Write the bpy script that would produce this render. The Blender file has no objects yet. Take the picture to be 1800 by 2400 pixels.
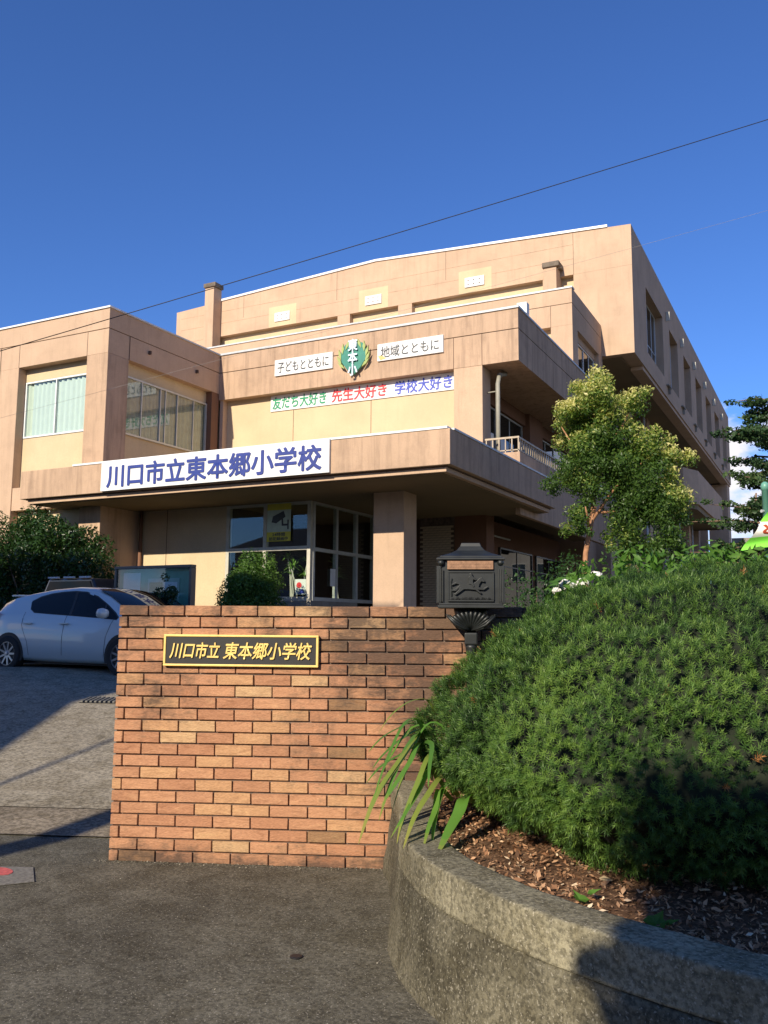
import bpy, bmesh, math, random
import numpy as np
from mathutils import Vector, Matrix, noise
random.seed(7); rng = np.random.default_rng(7)
S = bpy.context.scene; COL = S.collection
# ------------------------------------------------------------------ camera, sky, sun, exposure
# axes: X to the right along the school front, Y away into the school, Z up; the camera's eye is at the origin, 1.57 m above the pavement
cam = bpy.data.cameras.new('camera'); camo = bpy.data.objects.new('camera', cam); COL.objects.link(camo); S.camera = camo
cam.sensor_fit = 'VERTICAL'; cam.sensor_height = 24.0; cam.lens = 24.0*2053.1/2400.0; cam.clip_end = 2000; cam.clip_start = .05
yaw, pitch, roll = .471942, .1270668, .0068395
fw = Vector((-math.sin(yaw)*math.cos(pitch), math.cos(yaw)*math.cos(pitch), math.sin(pitch)))
rt = Vector((math.cos(yaw), math.sin(yaw), 0)); up = rt.cross(fw)
r2 = rt*math.cos(roll)+up*math.sin(roll); u2 = up*math.cos(roll)-rt*math.sin(roll)
camo.matrix_world = Matrix((r2, u2, -fw)).transposed().to_4x4()
SUN = Vector((-.07, -1, .52)).normalized()          # towards the sun
sl = bpy.data.lights.new('sun', 'SUN'); sl.energy = 5.0; sl.angle = math.radians(.5); sl.color = (1, .88, .70)
so = bpy.data.objects.new('sun', sl); COL.objects.link(so); so.rotation_euler = SUN.to_track_quat('Z', 'Y').to_euler()
W = bpy.data.worlds.new('World'); S.world = W; W.use_nodes = True
nt = W.node_tree; nt.nodes.clear(); N = nt.nodes.new; L = nt.links.new
out = N('ShaderNodeOutputWorld'); bg = N('ShaderNodeBackground'); sky = N('ShaderNodeTexSky')
sky.sky_type = 'NISHITA'; sky.sun_disc = False; sky.sun_elevation = math.asin(SUN.z); sky.sun_rotation = math.radians(184)
sky.altitude = 0; sky.air_density = 1.0; sky.dust_density = .08; sky.ozone_density = 3.0
bg.inputs[1].default_value = .078
tc = N('ShaderNodeTexCoord'); sx = N('ShaderNodeSeparateXYZ'); L(tc.outputs['Generated'], sx.inputs[0])
mp = N('ShaderNodeMapping'); mp.inputs['Scale'].default_value = (1, 1, 1.7); mp.inputs['Location'].default_value = (.35, .2, .0); L(tc.outputs['Generated'], mp.inputs[0])
n1 = N('ShaderNodeTexNoise'); n1.inputs['Scale'].default_value = 5.5; n1.inputs['Detail'].default_value = 9; n1.inputs['Roughness'].default_value = .55; L(mp.outputs[0], n1.inputs[0])
hm = N('ShaderNodeMapRange'); hm.inputs[1].default_value = .20; hm.inputs[2].default_value = .30; hm.inputs[3].default_value = .09; hm.inputs[4].default_value = -.25; L(sx.outputs[2], hm.inputs[0])
ad = N('ShaderNodeMath'); ad.operation = 'ADD'; L(n1.outputs[0], ad.inputs[0]); L(hm.outputs[0], ad.inputs[1])
cr = N('ShaderNodeMapRange'); cr.interpolation_type = 'SMOOTHSTEP'; cr.inputs[1].default_value = .52; cr.inputs[2].default_value = .62; L(ad.outputs[0], cr.inputs[0])
mx = N('ShaderNodeMix'); mx.data_type = 'RGBA'; L(cr.outputs[0], mx.inputs[0])
hs = N('ShaderNodeHueSaturation'); hs.inputs['Saturation'].default_value = 1.0; hs.inputs['Value'].default_value = 1.0; L(sky.outputs[0], hs.inputs[4])
tn = N('ShaderNodeMix'); tn.data_type = 'RGBA'; tn.blend_type = 'MULTIPLY'; tn.inputs[0].default_value = 1; L(hs.outputs[0], tn.inputs[6]); tn.inputs[7].default_value = (.63, .96, 1.58, 1); L(tn.outputs[2], mx.inputs[6]); mx.inputs[7].default_value = (10.2, 9.9, 10.4, 1)
L(mx.outputs[2], bg.inputs[0]); L(bg.outputs[0], out.inputs[0])
V = S.view_settings; V.view_transform = 'Standard'; V.look = 'None'; V.exposure = .36; V.gamma = 1; V.use_curve_mapping = False
S.render.engine = 'CYCLES'; S.cycles.use_denoising = True; S.cycles.max_bounces = 8; S.cycles.diffuse_bounces = 2; S.cycles.transparent_max_bounces = 12
S.cycles.caustics_reflective = False; S.cycles.caustics_refractive = False; S.cycles.sample_clamp_indirect = 6
FW = Vector((-.4546, .8907, 0)); RT = Vector((.8907, .4546, 0))
def lf(l, f, z): return RT*l + FW*f + Vector((0, 0, z))
GA = (-4.37, 4.58); GN = (-.3696, .9292); GD = (.9292, .3696)     # foot of the brick wall: start, inward normal, direction
def gz(x, y):
    s = (x-GA[0])*GN[0] + (y-GA[1])*GN[1]
    return -1.57 + min(max((s-.6)*.104, 0), .80)
def wl(t, s, z): return Vector((GA[0]+GD[0]*t+GN[0]*s, GA[1]+GD[1]*t+GN[1]*s, z))
# ------------------------------------------------------------------ materials
def newmat(name):
    m = bpy.data.materials.new(name); m.use_nodes = True
    b = m.node_tree.nodes['Principled BSDF']; return m, m.node_tree, b
def ramp(t, src, stops):
    r = t.nodes.new('ShaderNodeValToRGB'); e = r.color_ramp.elements
    while len(e) < len(stops): e.new(.5)
    for k, (p, c) in enumerate(stops):
        e[k].position = p; e[k].color = (*c, 1) if len(c) == 3 else c
    t.links.new(src, r.inputs[0]); return r
def tnoise(t, scale, detail=5, rough=.55, mscale=None, co='Object', dist=0):
    c = t.nodes.new('ShaderNodeTexCoord'); n = t.nodes.new('ShaderNodeTexNoise')
    n.inputs['Scale'].default_value = scale; n.inputs['Detail'].default_value = detail; n.inputs['Roughness'].default_value = rough; n.inputs['Distortion'].default_value = dist
    if mscale:
        q = t.nodes.new('ShaderNodeMapping'); q.inputs['Scale'].default_value = mscale; t.links.new(c.outputs[co], q.inputs[0]); t.links.new(q.outputs[0], n.inputs[0])
    else: t.links.new(c.outputs[co], n.inputs[0])
    return n.outputs[0]
def mixc(t, fac, a, b, mode='MIX'):
    m = t.nodes.new('ShaderNodeMix'); m.data_type = 'RGBA'; m.blend_type = mode
    for sock, v in ((m.inputs[0], fac), (m.inputs[6], a), (m.inputs[7], b)):
        if isinstance(v, (int, float)): sock.default_value = v
        elif isinstance(v, tuple): sock.default_value = (*v, 1) if len(v) == 3 else v
        else: t.links.new(v, sock)
    return m.outputs[2]
def bump(t, b, h, strength=.3, dist=.01):
    n = t.nodes.new('ShaderNodeBump'); n.inputs['Strength'].default_value = strength; n.inputs['Distance'].default_value = dist
    t.links.new(h, n.inputs['Height']); t.links.new(n.outputs[0], b.inputs['Normal'])
def plain(name, c, rough=.6, metal=0, nz=.12, scale=6, spec=.5):
    m, t, b = newmat(name); b.inputs['Roughness'].default_value = rough; b.inputs['Metallic'].default_value = metal; b.inputs['Specular IOR Level'].default_value = spec
    f = tnoise(t, scale); r = ramp(t, f, [(.3, tuple(x*(1-nz) for x in c)), (.7, tuple(min(1, x*(1+nz)) for x in c))])
    t.links.new(r.outputs[0], b.inputs['Base Color']); return m
def stucco(name, c, grime=.5, dirt=(.16, .11, .08), lo=.52):
    m, t, b = newmat(name); b.inputs['Roughness'].default_value = .9; b.inputs['Specular IOR Level'].default_value = .2
    big = tnoise(t, .7, 6, .6); r = ramp(t, big, [(.3, tuple(x*.86 for x in c)), (.7, tuple(x*1.05 for x in c))])
    st = tnoise(t, 1.0, 6, .65, (5.5, 5.5, .5)); s2 = ramp(t, st, [(lo, (0, 0, 0)), (lo+.22, (grime,)*3)])
    blot = tnoise(t, 1.6, 8, .7); b2 = ramp(t, blot, [(.50, (0, 0, 0)), (.75, (grime*.8,)*3)])
    c1 = mixc(t, s2.outputs[0], r.outputs[0], dirt); c2 = mixc(t, b2.outputs[0], c1, dirt)
    th = tnoise(t, 1.0, 5, .6, (16, 16, .55)); t2 = ramp(t, th, [(.57, (0, 0, 0)), (.70, (grime*.5,)*3)]); c2 = mixc(t, t2.outputs[0], c2, dirt)
    fine = tnoise(t, 40, 4, .7); f2 = ramp(t, fine, [(.3, (.90,)*3), (.7, (1.05,)*3)])
    t.links.new(mixc(t, 1, c2, f2.outputs[0], 'MULTIPLY'), b.inputs['Base Color']); bump(t, b, fine, .5, .006); return m
M = {}
M['salmon'] = stucco('salmon_wall_coating', (.56, .398, .275), .20)
M['salmon_worn'] = stucco('salmon_wall_coating_worn', (.525, .368, .252), .42, lo=.47)
M['cream'] = stucco('cream_wall_coating', (.635, .505, .32), .12, (.40, .30, .2))
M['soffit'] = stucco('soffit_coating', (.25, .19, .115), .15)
M['brown_paint'] = stucco('brown_pillar_coating', (.22, .115, .07), .3)
M['groove'] = plain('joint_sealant', (.12, .075, .05), .9)
M['cap'] = plain('white_roof_trim', (.74, .76, .76), .4, .0, .05)
M['cap_grey'] = plain('pale_metal_roof_trim', (.52, .54, .55), .45, .0, .12)
M['frame'] = plain('aluminium_frame', (.52, .53, .50), .4, .3, .08)
M['frame_dark'] = plain('dark_bronze_frame', (.10, .095, .085), .4, .3, .1)
M['pipe'] = plain('ivory_pipe', (.50, .48, .40), .5); M['pipe_dull'] = plain('weathered_pipe', (.27, .26, .21), .6)
M['rail'] = plain('ivory_railing_paint', (.38, .31, .22), .5, 0, .2)
M['board_white'] = stucco('white_signboard', (.80, .81, .80), .05, (.45, .4, .3))
M['blue_ink'] = plain('navy_lettering', (.035, .055, .24), .4)
M['black_ink'] = plain('grey_black_lettering', (.05, .055, .06), .5)
M['green_ink'] = plain('green_lettering', (.02, .27, .13), .5)
M['red_ink'] = plain('red_lettering', (.75, .04, .05), .5)
M['blue2_ink'] = plain('blue_lettering', (.05, .08, .45), .5)
M['pale_ink'] = plain('pale_blue_lettering', (.62, .76, .84), .4)
M['emblem_green'] = plain('emblem_green_enamel', (.04, .22, .16), .4)
M['emblem_yellow'] = plain('emblem_yellow_enamel', (.33, .40, .12), .4)
M['gold'] = plain('gold_paint', (.86, .62, .19), .35, .1, .12, 20)
M['black_board'] = plain('black_lacquer', (.035, .034, .032), .35)
M['iron'] = plain('dark_cast_iron', (.019, .022, .022), .45, .2, .25, 14)
M['bronze'] = plain('worn_bronze_plate', (.30, .17, .10), .45, .5, .25, 40)
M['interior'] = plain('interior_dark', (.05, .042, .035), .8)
M['floor_in'] = plain('lobby_floor', (.12, .10, .08), .5)
M['wood'] = plain('brown_wood', (.12, .07, .04), .7)
M['tyre'] = plain('tyre_rubber', (.02, .02, .02), .8)
M['rim'] = plain('alloy_rim', (.45, .46, .48), .3, .8)
M['black_trim'] = plain('black_trim', (.015, .015, .016), .5)
M['curtain'] = plain('pale_curtain', (.68, .73, .67), .9, 0, .04)
M['curtain2'] = plain('beige_curtain', (.42, .40, .32), .9)
M['bark'] = plain('bark', (.20, .13, .085), .9, 0, .35, 12)
M['bark_orange'] = plain('orange_bark', (.36, .18, .09), .85, 0, .35, 12)
M['twig'] = plain('dry_twig', (.20, .15, .11), .9, 0, .3, 12)
M['grey_green_pole'] = plain('green_painted_pole', (.13, .33, .25), .4, 0, .2)
M['cable'] = plain('black_cable', (.02, .02, .022), .6)
M['cable_pale'] = plain('pale_cable', (.30, .28, .26), .6)
M['concrete_plain'] = stucco('aged_concrete', (.30, .28, .24), .4)
M['render_grey'] = stucco('grey_house_render', (.34, .34, .33), .3)
M['rooftile'] = plain('dark_roof_tile', (.06, .06, .065), .6)
M['cardboard'] = plain('paper_white', (.75, .75, .72), .7, 0, .04)
M['poster_yellow'] = plain('poster_yellow', (.62, .56, .06), .6)
M['poster_pale'] = plain('poster_pale_green', (.50, .60, .50), .6)
def glassdark(name, c, rough=.02):
    m, t, b = newmat(name); b.inputs['Base Color'].default_value = (*c, 1); b.inputs['Roughness'].default_value = rough; b.inputs['Specular IOR Level'].default_value = .55
    f = tnoise(t, 1.3, 2); bump(t, b, f, .05, .02); return m
M['glass'] = glassdark('dark_window_glass', (.014, .018, .018))
M['glass_dim'] = glassdark('dim_window_glass', (.010, .012, .012)); M['glass_dim'].node_tree.nodes['Principled BSDF'].inputs['Specular IOR Level'].default_value = .15
M['glass_car'] = glassdark('car_glass', (.008, .009, .010)); M['glass_car'].node_tree.nodes['Principled BSDF'].inputs['Specular IOR Level'].default_value = .2
def glassclear():
    m, t, b = newmat('clear_window_glass'); t.nodes.remove(b); o = t.nodes['Material Output']
    tr = t.nodes.new('ShaderNodeBsdfTransparent'); tr.inputs[0].default_value = (.93, .97, .95, 1)
    gl = t.nodes.new('ShaderNodeBsdfGlossy'); gl.inputs['Roughness'].default_value = .015
    lw = t.nodes.new('ShaderNodeLayerWeight'); lw.inputs[0].default_value = .5; pw = t.nodes.new('ShaderNodeMath'); pw.operation = 'POWER'; pw.inputs[1].default_value = 3.2; t.links.new(lw.outputs['Facing'], pw.inputs[0])
    fr = t.nodes.new('ShaderNodeMath'); fr.operation = 'MULTIPLY_ADD'; fr.inputs[1].default_value = .85; fr.inputs[2].default_value = .05; t.links.new(pw.outputs[0], fr.inputs[0])
    ms = t.nodes.new('ShaderNodeMixShader'); t.links.new(fr.outputs[0], ms.inputs[0]); t.links.new(tr.outputs[0], ms.inputs[1]); t.links.new(gl.outputs[0], ms.inputs[2]); t.links.new(ms.outputs[0], o.inputs[0]); return m
M['glass_clear'] = glassclear()
def carpaint(name, c):
    m, t, b = newmat(name); b.inputs['Base Color'].default_value = (*c, 1); b.inputs['Metallic'].default_value = .05; b.inputs['Roughness'].default_value = .35
    b.inputs['Coat Weight'].default_value = 1; b.inputs['Coat Roughness'].default_value = .04
    f = tnoise(t, 300, 2); bump(t, b, f, .03, .001); return m
M['car_blue'] = carpaint('pale_blue_car_paint', (.57, .62, .60)); M['car_dark'] = carpaint('dark_car_paint', (.03, .03, .035)); M['car_silver'] = carpaint('silver_car_paint', (.35, .36, .40))
def brickmat():
    m, t, b = newmat('fired_brick'); b.inputs['Roughness'].default_value = .85; b.inputs['Specular IOR Level'].default_value = .25
    oi = t.nodes.new('ShaderNodeObjectInfo'); cr = ramp(t, oi.outputs['Random'], [(0, (.49, .235, .13)), (.15, (.57, .29, .16)), (.33, (.52, .26, .145)), (.50, (.57, .315, .165)), (.62, (.48, .235, .13)), (.78, (.60, .37, .20)), (.84, (.34, .19, .10)), (.90, (.55, .275, .155))])
    cr.color_ramp.interpolation = 'CONSTANT'
    g = t.nodes.new('ShaderNodeNewGeometry'); mp = t.nodes.new('ShaderNodeMapping'); mp.inputs['Scale'].default_value = (4, 4, 16)
    vm = t.nodes.new('ShaderNodeVectorMath'); vm.operation = 'ADD'; sc = t.nodes.new('ShaderNodeVectorMath'); sc.operation = 'SCALE'; sc.inputs[3].default_value = 37
    cb = t.nodes.new('ShaderNodeCombineXYZ')
    for k in range(3): t.links.new(oi.outputs['Random'], cb.inputs[k])
    t.links.new(cb.outputs[0], sc.inputs[0]); t.links.new(g.outputs['Position'], mp.inputs[0]); t.links.new(mp.outputs[0], vm.inputs[0]); t.links.new(sc.outputs[0], vm.inputs[1])
    n = t.nodes.new('ShaderNodeTexNoise'); n.inputs['Scale'].default_value = 1.7; n.inputs['Detail'].default_value = 6; n.inputs['Roughness'].default_value = .62; n.inputs['Distortion'].default_value = 1.2; t.links.new(vm.outputs[0], n.inputs[0])
    r = ramp(t, n.outputs[0], [(.25, (.66, .60, .56)), (.42, (.93, .92, .90)), (.56, (1.02, 1.02, 1.0)), (.72, (1.15, 1.25, 1.2))])
    c1 = mixc(t, 1, cr.outputs[0], r.outputs[0], 'MULTIPLY')
    # burnt soot marks in streaks, strongest on the weathered upper right of the wall
    n2 = t.nodes.new('ShaderNodeTexNoise'); n2.inputs['Scale'].default_value = 1.5; n2.inputs['Detail'].default_value = 7; n2.inputs['Roughness'].default_value = .7; t.links.new(g.outputs['Position'], n2.inputs[0])
    sp = t.nodes.new('ShaderNodeSeparateXYZ'); t.links.new(g.outputs['Position'], sp.inputs[0])
    ax = t.nodes.new('ShaderNodeMapRange'); ax.inputs[1].default_value = -4.2; ax.inputs[2].default_value = -2.2; ax.inputs[3].default_value = -.06; ax.inputs[4].default_value = .09; t.links.new(sp.outputs[0], ax.inputs[0])
    az = t.nodes.new('ShaderNodeMapRange'); az.inputs[1].default_value = -1.3; az.inputs[2].default_value = .1; az.inputs[3].default_value = -.06; az.inputs[4].default_value = .06; t.links.new(sp.outputs[2], az.inputs[0])
    a1 = t.nodes.new('ShaderNodeMath'); a1.operation = 'ADD'; t.links.new(ax.outputs[0], a1.inputs[0]); t.links.new(az.outputs[0], a1.inputs[1])
    a2 = t.nodes.new('ShaderNodeMath'); a2.operation = 'ADD'; t.links.new(n2.outputs[0], a2.inputs[0]); t.links.new(a1.outputs[0], a2.inputs[1])
    n3 = t.nodes.new('ShaderNodeMath'); n3.operation = 'MULTIPLY_ADD'; n3.inputs[1].default_value = .35; n3.inputs[2].default_value = -.175; t.links.new(n.outputs[0], n3.inputs[0])
    a3 = t.nodes.new('ShaderNodeMath'); a3.operation = 'ADD'; t.links.new(a2.outputs[0], a3.inputs[0]); t.links.new(n3.outputs[0], a3.inputs[1])
    fz = t.nodes.new('ShaderNodeMapRange'); fz.inputs[1].default_value = -1.57; fz.inputs[2].default_value = -1.38; fz.inputs[3].default_value = .17; fz.inputs[4].default_value = 0; t.links.new(sp.outputs[2], fz.inputs[0])
    a4 = t.nodes.new('ShaderNodeMath'); a4.operation = 'ADD'; t.links.new(a3.outputs[0], a4.inputs[0]); t.links.new(fz.outputs[0], a4.inputs[1]); a3 = a4
    d = ramp(t, a3.outputs[0], [(.47, (0, 0, 0)), (.63, (.85,)*3)])
    c2 = mixc(t, d.outputs[0], c1, (.09, .06, .045))
    fine = t.nodes.new('ShaderNodeTexNoise'); fine.inputs['Scale'].default_value = 14; fine.inputs['Detail'].default_value = 6; t.links.new(vm.outputs[0], fine.inputs[0])
    f2 = ramp(t, fine.outputs[0], [(.35, (.82,)*3), (.6, (1.06,)*3)])
    t.links.new(mixc(t, 1, mixc(t, 1, c2, f2.outputs[0], 'MULTIPLY'), (.88, .90, .90), 'MULTIPLY'), b.inputs['Base Color'])
    hb = t.nodes.new('ShaderNodeMath'); hb.operation = 'MULTIPLY_ADD'; hb.inputs[1].default_value = 2.0; t.links.new(n.outputs[0], hb.inputs[0]); t.links.new(fine.outputs[0], hb.inputs[2])
    bump(t, b, hb.outputs[0], .7, .005); return m
M['brick'] = brickmat()
M['mortar'] = plain('dark_mortar', (.15, .11, .085), .95, 0, .45, 14)
def speckle(name, c, chips, lo=.60, scale=60, big=.25, bmp=.6, stain=(.70, .68, .63)):
    m, t, b = newmat(name); b.inputs['Roughness'].default_value = .92; b.inputs['Specular IOR Level'].default_value = .25
    f = tnoise(t, 1.1, 8, .65); r = ramp(t, f, [(.3, tuple(x*(1-big) for x in c)), (.7, tuple(x*(1+big) for x in c))])
    g = tnoise(t, scale, 3, .6); g2 = ramp(t, g, [(lo, (0, 0, 0)), (lo+.07, (1, 1, 1))])
    d = tnoise(t, scale*.6, 5, .7); d2 = ramp(t, d, [(.40, (.52,)*3), (.58, (1.15,)*3)])
    w = tnoise(t, 4.5, 9, .72, dist=.6); w2 = ramp(t, w, [(.40, stain), (.56, (1, 1, 1)), (.72, (1.10, 1.09, 1.06))])
    c1 = mixc(t, 1, mixc(t, 1, r.outputs[0], w2.outputs[0], 'MULTIPLY'), d2.outputs[0], 'MULTIPLY'); c2 = mixc(t, g2.outputs[0], c1, chips)
    t.links.new(c2, b.inputs['Base Color']); bump(t, b, d, bmp, .01); return m
M['asphalt'] = speckle('old_asphalt', (.128, .118, .088), (.36, .33, .27), .61, 95, .30)
M['drive'] = speckle('washed_concrete', (.33, .29, .215), (.5, .46, .38), .66, 50, .12, .2)
M['gutter'] = speckle('gutter_concrete', (.24, .20, .145), (.42, .38, .3), .66, 50, .2, .4)
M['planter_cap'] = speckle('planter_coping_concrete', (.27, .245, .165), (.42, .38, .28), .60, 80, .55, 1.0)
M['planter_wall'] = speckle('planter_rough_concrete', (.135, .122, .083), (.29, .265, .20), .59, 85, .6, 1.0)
M['soil'] = speckle('dry_soil', (.15, .082, .045), (.40, .24, .13), .58, 60, .3, 1.0)
M['roof_sheet'] = plain('roof_sheet', (.35, .36, .36), .7)
def leafmat(name, stops, trans=.35, rough=.5, spec=.35):
    m, t, b = newmat(name); b.inputs['Roughness'].default_value = rough; b.inputs['Specular IOR Level'].default_value = spec
    a = t.nodes.new('ShaderNodeAttribute'); a.attribute_name = 'tint'; r = ramp(t, a.outputs['Fac'], stops)
    t.links.new(r.outputs[0], b.inputs['Base Color'])
    tl = t.nodes.new('ShaderNodeBsdfTranslucent'); t.links.new(mixc(t, 1, r.outputs[0], (1.3, 1.4, .6), 'MULTIPLY'), tl.inputs[0])
    ms = t.nodes.new('ShaderNodeMixShader'); ms.inputs[0].default_value = trans
    o = t.nodes['Material Output']; t.links.new(b.outputs[0], ms.inputs[1]); t.links.new(tl.outputs[0], ms.inputs[2]); t.links.new(ms.outputs[0], o.inputs[0]); return m
M['yew'] = leafmat('yew_needles', [(0, (.026, .062, .016)), (.45, (.078, .160, .028)), (.85, (.17, .27, .048)), (.985, (.13, .25, .05)), (1, (.40, .17, .05))], .25)
M['leaf_dark'] = leafmat('dark_glossy_leaves', [(0, (.018, .042, .012)), (.6, (.035, .085, .02)), (1, (.08, .15, .035))], .25, .35)
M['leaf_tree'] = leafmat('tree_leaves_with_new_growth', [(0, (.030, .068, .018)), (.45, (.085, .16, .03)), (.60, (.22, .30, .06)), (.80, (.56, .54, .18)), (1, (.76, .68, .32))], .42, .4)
M['leaf_mid'] = leafmat('mid_green_shrub_leaves', [(0, (.03, .07, .018)), (.6, (.08, .17, .03)), (1, (.18, .29, .06))], .3, .4)
M['leaf_bright'] = leafmat('fresh_green_leaves', [(0, (.05, .12, .02)), (.6, (.12, .26, .04)), (1, (.26, .36, .08))], .4)
M['leaf_far'] = leafmat('zelkova_leaves', [(0, (.02, .05, .02)), (.6, (.05, .10, .035)), (1, (.12, .18, .06))], .3)
M['blade'] = leafmat('lily_blade', [(0, (.07, .17, .03)), (.6, (.12, .27, .04)), (1, (.30, .30, .07))], .35, .35)
M['chips'] = leafmat('bark_chips', [(0, (.09, .045, .022)), (.4, (.30, .15, .075)), (.85, (.52, .31, .17)), (1, (.76, .62, .42))], .05, .8)
M['petal'] = plain('white_petals', (.80, .78, .72), .6, 0, .05)
M['flag_green'] = plain('flag_green_cloth', (.24, .72, .07), .8, 0, .06)
M['flag_white'] = plain('flag_white_cloth', (.82, .80, .70), .8, 0, .04)
M['flag_red'] = plain('flag_red_print', (.72, .13, .05), .8, 0, .06)
M['decal_red'] = plain('worn_red_decal', (.50, .10, .09), .8, 0, .3, 40)
M['decal_grey'] = plain('worn_grey_decal', (.17, .16, .135), .8, 0, .4, 40)
M['notice_green'] = plain('notice_board_green', (.13, .38, .31), .5)
M['sky_glass'] = glassdark('notice_glass', (.02, .03, .03), .02)
# ------------------------------------------------------------------ mesh helpers: verts are given in world axes and stored relative to the thing's base
class MB:
    def __init__(s): s.v = []; s.f = []; s.m = []; s.mi = 0
    def add(s, vs, fs):
        o = len(s.v); s.v += [tuple(v) for v in vs]; s.f += [tuple(i+o for i in f) for f in fs]; s.m += [s.mi]*len(fs); return s
    def box(s, x0, x1, y0, y1, z0, z1):
        x0, x1 = min(x0, x1), max(x0, x1); y0, y1 = min(y0, y1), max(y0, y1); z0, z1 = min(z0, z1), max(z0, z1)
        return s.add([(x0,y0,z0),(x1,y0,z0),(x1,y1,z0),(x0,y1,z0),(x0,y0,z1),(x1,y0,z1),(x1,y1,z1),(x0,y1,z1)], [(0,3,2,1),(4,5,6,7),(0,1,5,4),(1,2,6,5),(2,3,7,6),(3,0,4,7)])
    def prism(s, poly, a, b):      # poly: ring of points, a and b: offsets
        n = len(poly); A = [Vector(p)+Vector(a) for p in poly]; B = [Vector(p)+Vector(b) for p in poly]
        return s.add(A+B, [tuple(range(n))[::-1], tuple(range(n, 2*n))] + [(i, (i+1) % n, (i+1) % n+n, i+n) for i in range(n)])
    def tube(s, pts, r, n=6, cap=True):
        pts = [Vector(p) for p in pts]; rs = r if isinstance(r, (list, tuple)) else [r]*len(pts); vs = []; fs = []
        for i, p in enumerate(pts):
            d = (pts[min(i+1, len(pts)-1)]-pts[max(i-1, 0)]).normalized(); a = d.orthogonal().normalized() if abs(d.z) > .95 else d.cross(Vector((0,0,1))).normalized(); b = d.cross(a)
            for k in range(n):
                t = 2*math.pi*k/n; vs.append(p+a*math.cos(t)*rs[i]+b*math.sin(t)*rs[i])
        for i in range(len(pts)-1):
            for k in range(n): fs.append((i*n+k, i*n+(k+1) % n, (i+1)*n+(k+1) % n, (i+1)*n+k))
        if cap: fs += [tuple(range(n))[::-1], tuple((len(pts)-1)*n+k for k in range(n))]
        return s.add(vs, fs)
    def lathe(s, c, prof, n=16, axis=Vector((0,0,1)), caps=True):
        c = Vector(c); a = axis.orthogonal().normalized(); b = axis.cross(a); vs = []; fs = []
        for r, h in prof:
            for k in range(n): t = 2*math.pi*(k+.5)/n; vs.append(c+axis*h+a*math.cos(t)*r+b*math.sin(t)*r)
        for i in range(len(prof)-1):
            for k in range(n): fs.append((i*n+k, i*n+(k+1) % n, (i+1)*n+(k+1) % n, (i+1)*n+k))
        if caps: fs += [tuple(range(n))[::-1], tuple((len(prof)-1)*n+k for k in range(n))]
        return s.add(vs, fs)
    def xf(s, mat, start=0):
        for i in range(start, len(s.v)): s.v[i] = tuple(mat @ Vector(s.v[i]))
        return s
    def build(s, name, mats, parent=None, bevel=0, smooth=False, fix=True):
        base = root_loc(parent); me = bpy.data.meshes.new(name)
        me.from_pydata([(v[0]-base[0], v[1]-base[1], v[2]-base[2]) for v in s.v], [], s.f)
        for m in (mats if isinstance(mats, list) else [mats]): me.materials.append(m if not isinstance(m, str) else M[m])
        if isinstance(mats, list): me.polygons.foreach_set('material_index', s.m)
        if fix:
            bm = bmesh.new(); bm.from_mesh(me); bmesh.ops.recalc_face_normals(bm, faces=bm.faces); bm.to_mesh(me); bm.free()
        if smooth: me.polygons.foreach_set('use_smooth', [True]*len(me.polygons))
        me.update(); o = bpy.data.objects.new(name, me); COL.objects.link(o)
        if parent: o.parent = parent
        if bevel:
            mo = o.modifiers.new('edge', 'BEVEL'); mo.width = bevel; mo.segments = 2; mo.limit_method = 'ANGLE'; mo.harden_normals = False
        return o
def root_loc(p):
    l = Vector((0,0,0))
    while p: l = l+p.location; p = p.parent
    return l
def tag(o, label=None, cat=None, group=None, kind=None):
    if label: o['label'] = label
    if cat: o['category'] = cat
    if group: o['group'] = group
    if kind: o['kind'] = kind
    return o
def thing(name, label, cat, loc, group=None):
    o = bpy.data.objects.new(name, None); o.empty_display_size = .2; COL.objects.link(o); o.location = loc; return tag(o, label, cat, group)
def box(name, mat, parent, *a, bevel=0): return MB().box(*a).build(name, mat, parent, bevel)
def text_mesh(body, size, depth, bold=0, shear=0, space=1, sx=1):
    c = bpy.data.curves.new('txt', 'FONT'); c.body = body; c.size = size; c.extrude = depth; c.offset = bold; c.shear = shear; c.space_character = space; c.resolution_u = 4
    o = bpy.data.objects.new('txt', c); COL.objects.link(o); dg = bpy.context.evaluated_depsgraph_get()
    me = bpy.data.meshes.new_from_object(o.evaluated_get(dg)); COL.objects.unlink(o); bpy.data.objects.remove(o); bpy.data.curves.remove(c); return me
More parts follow.
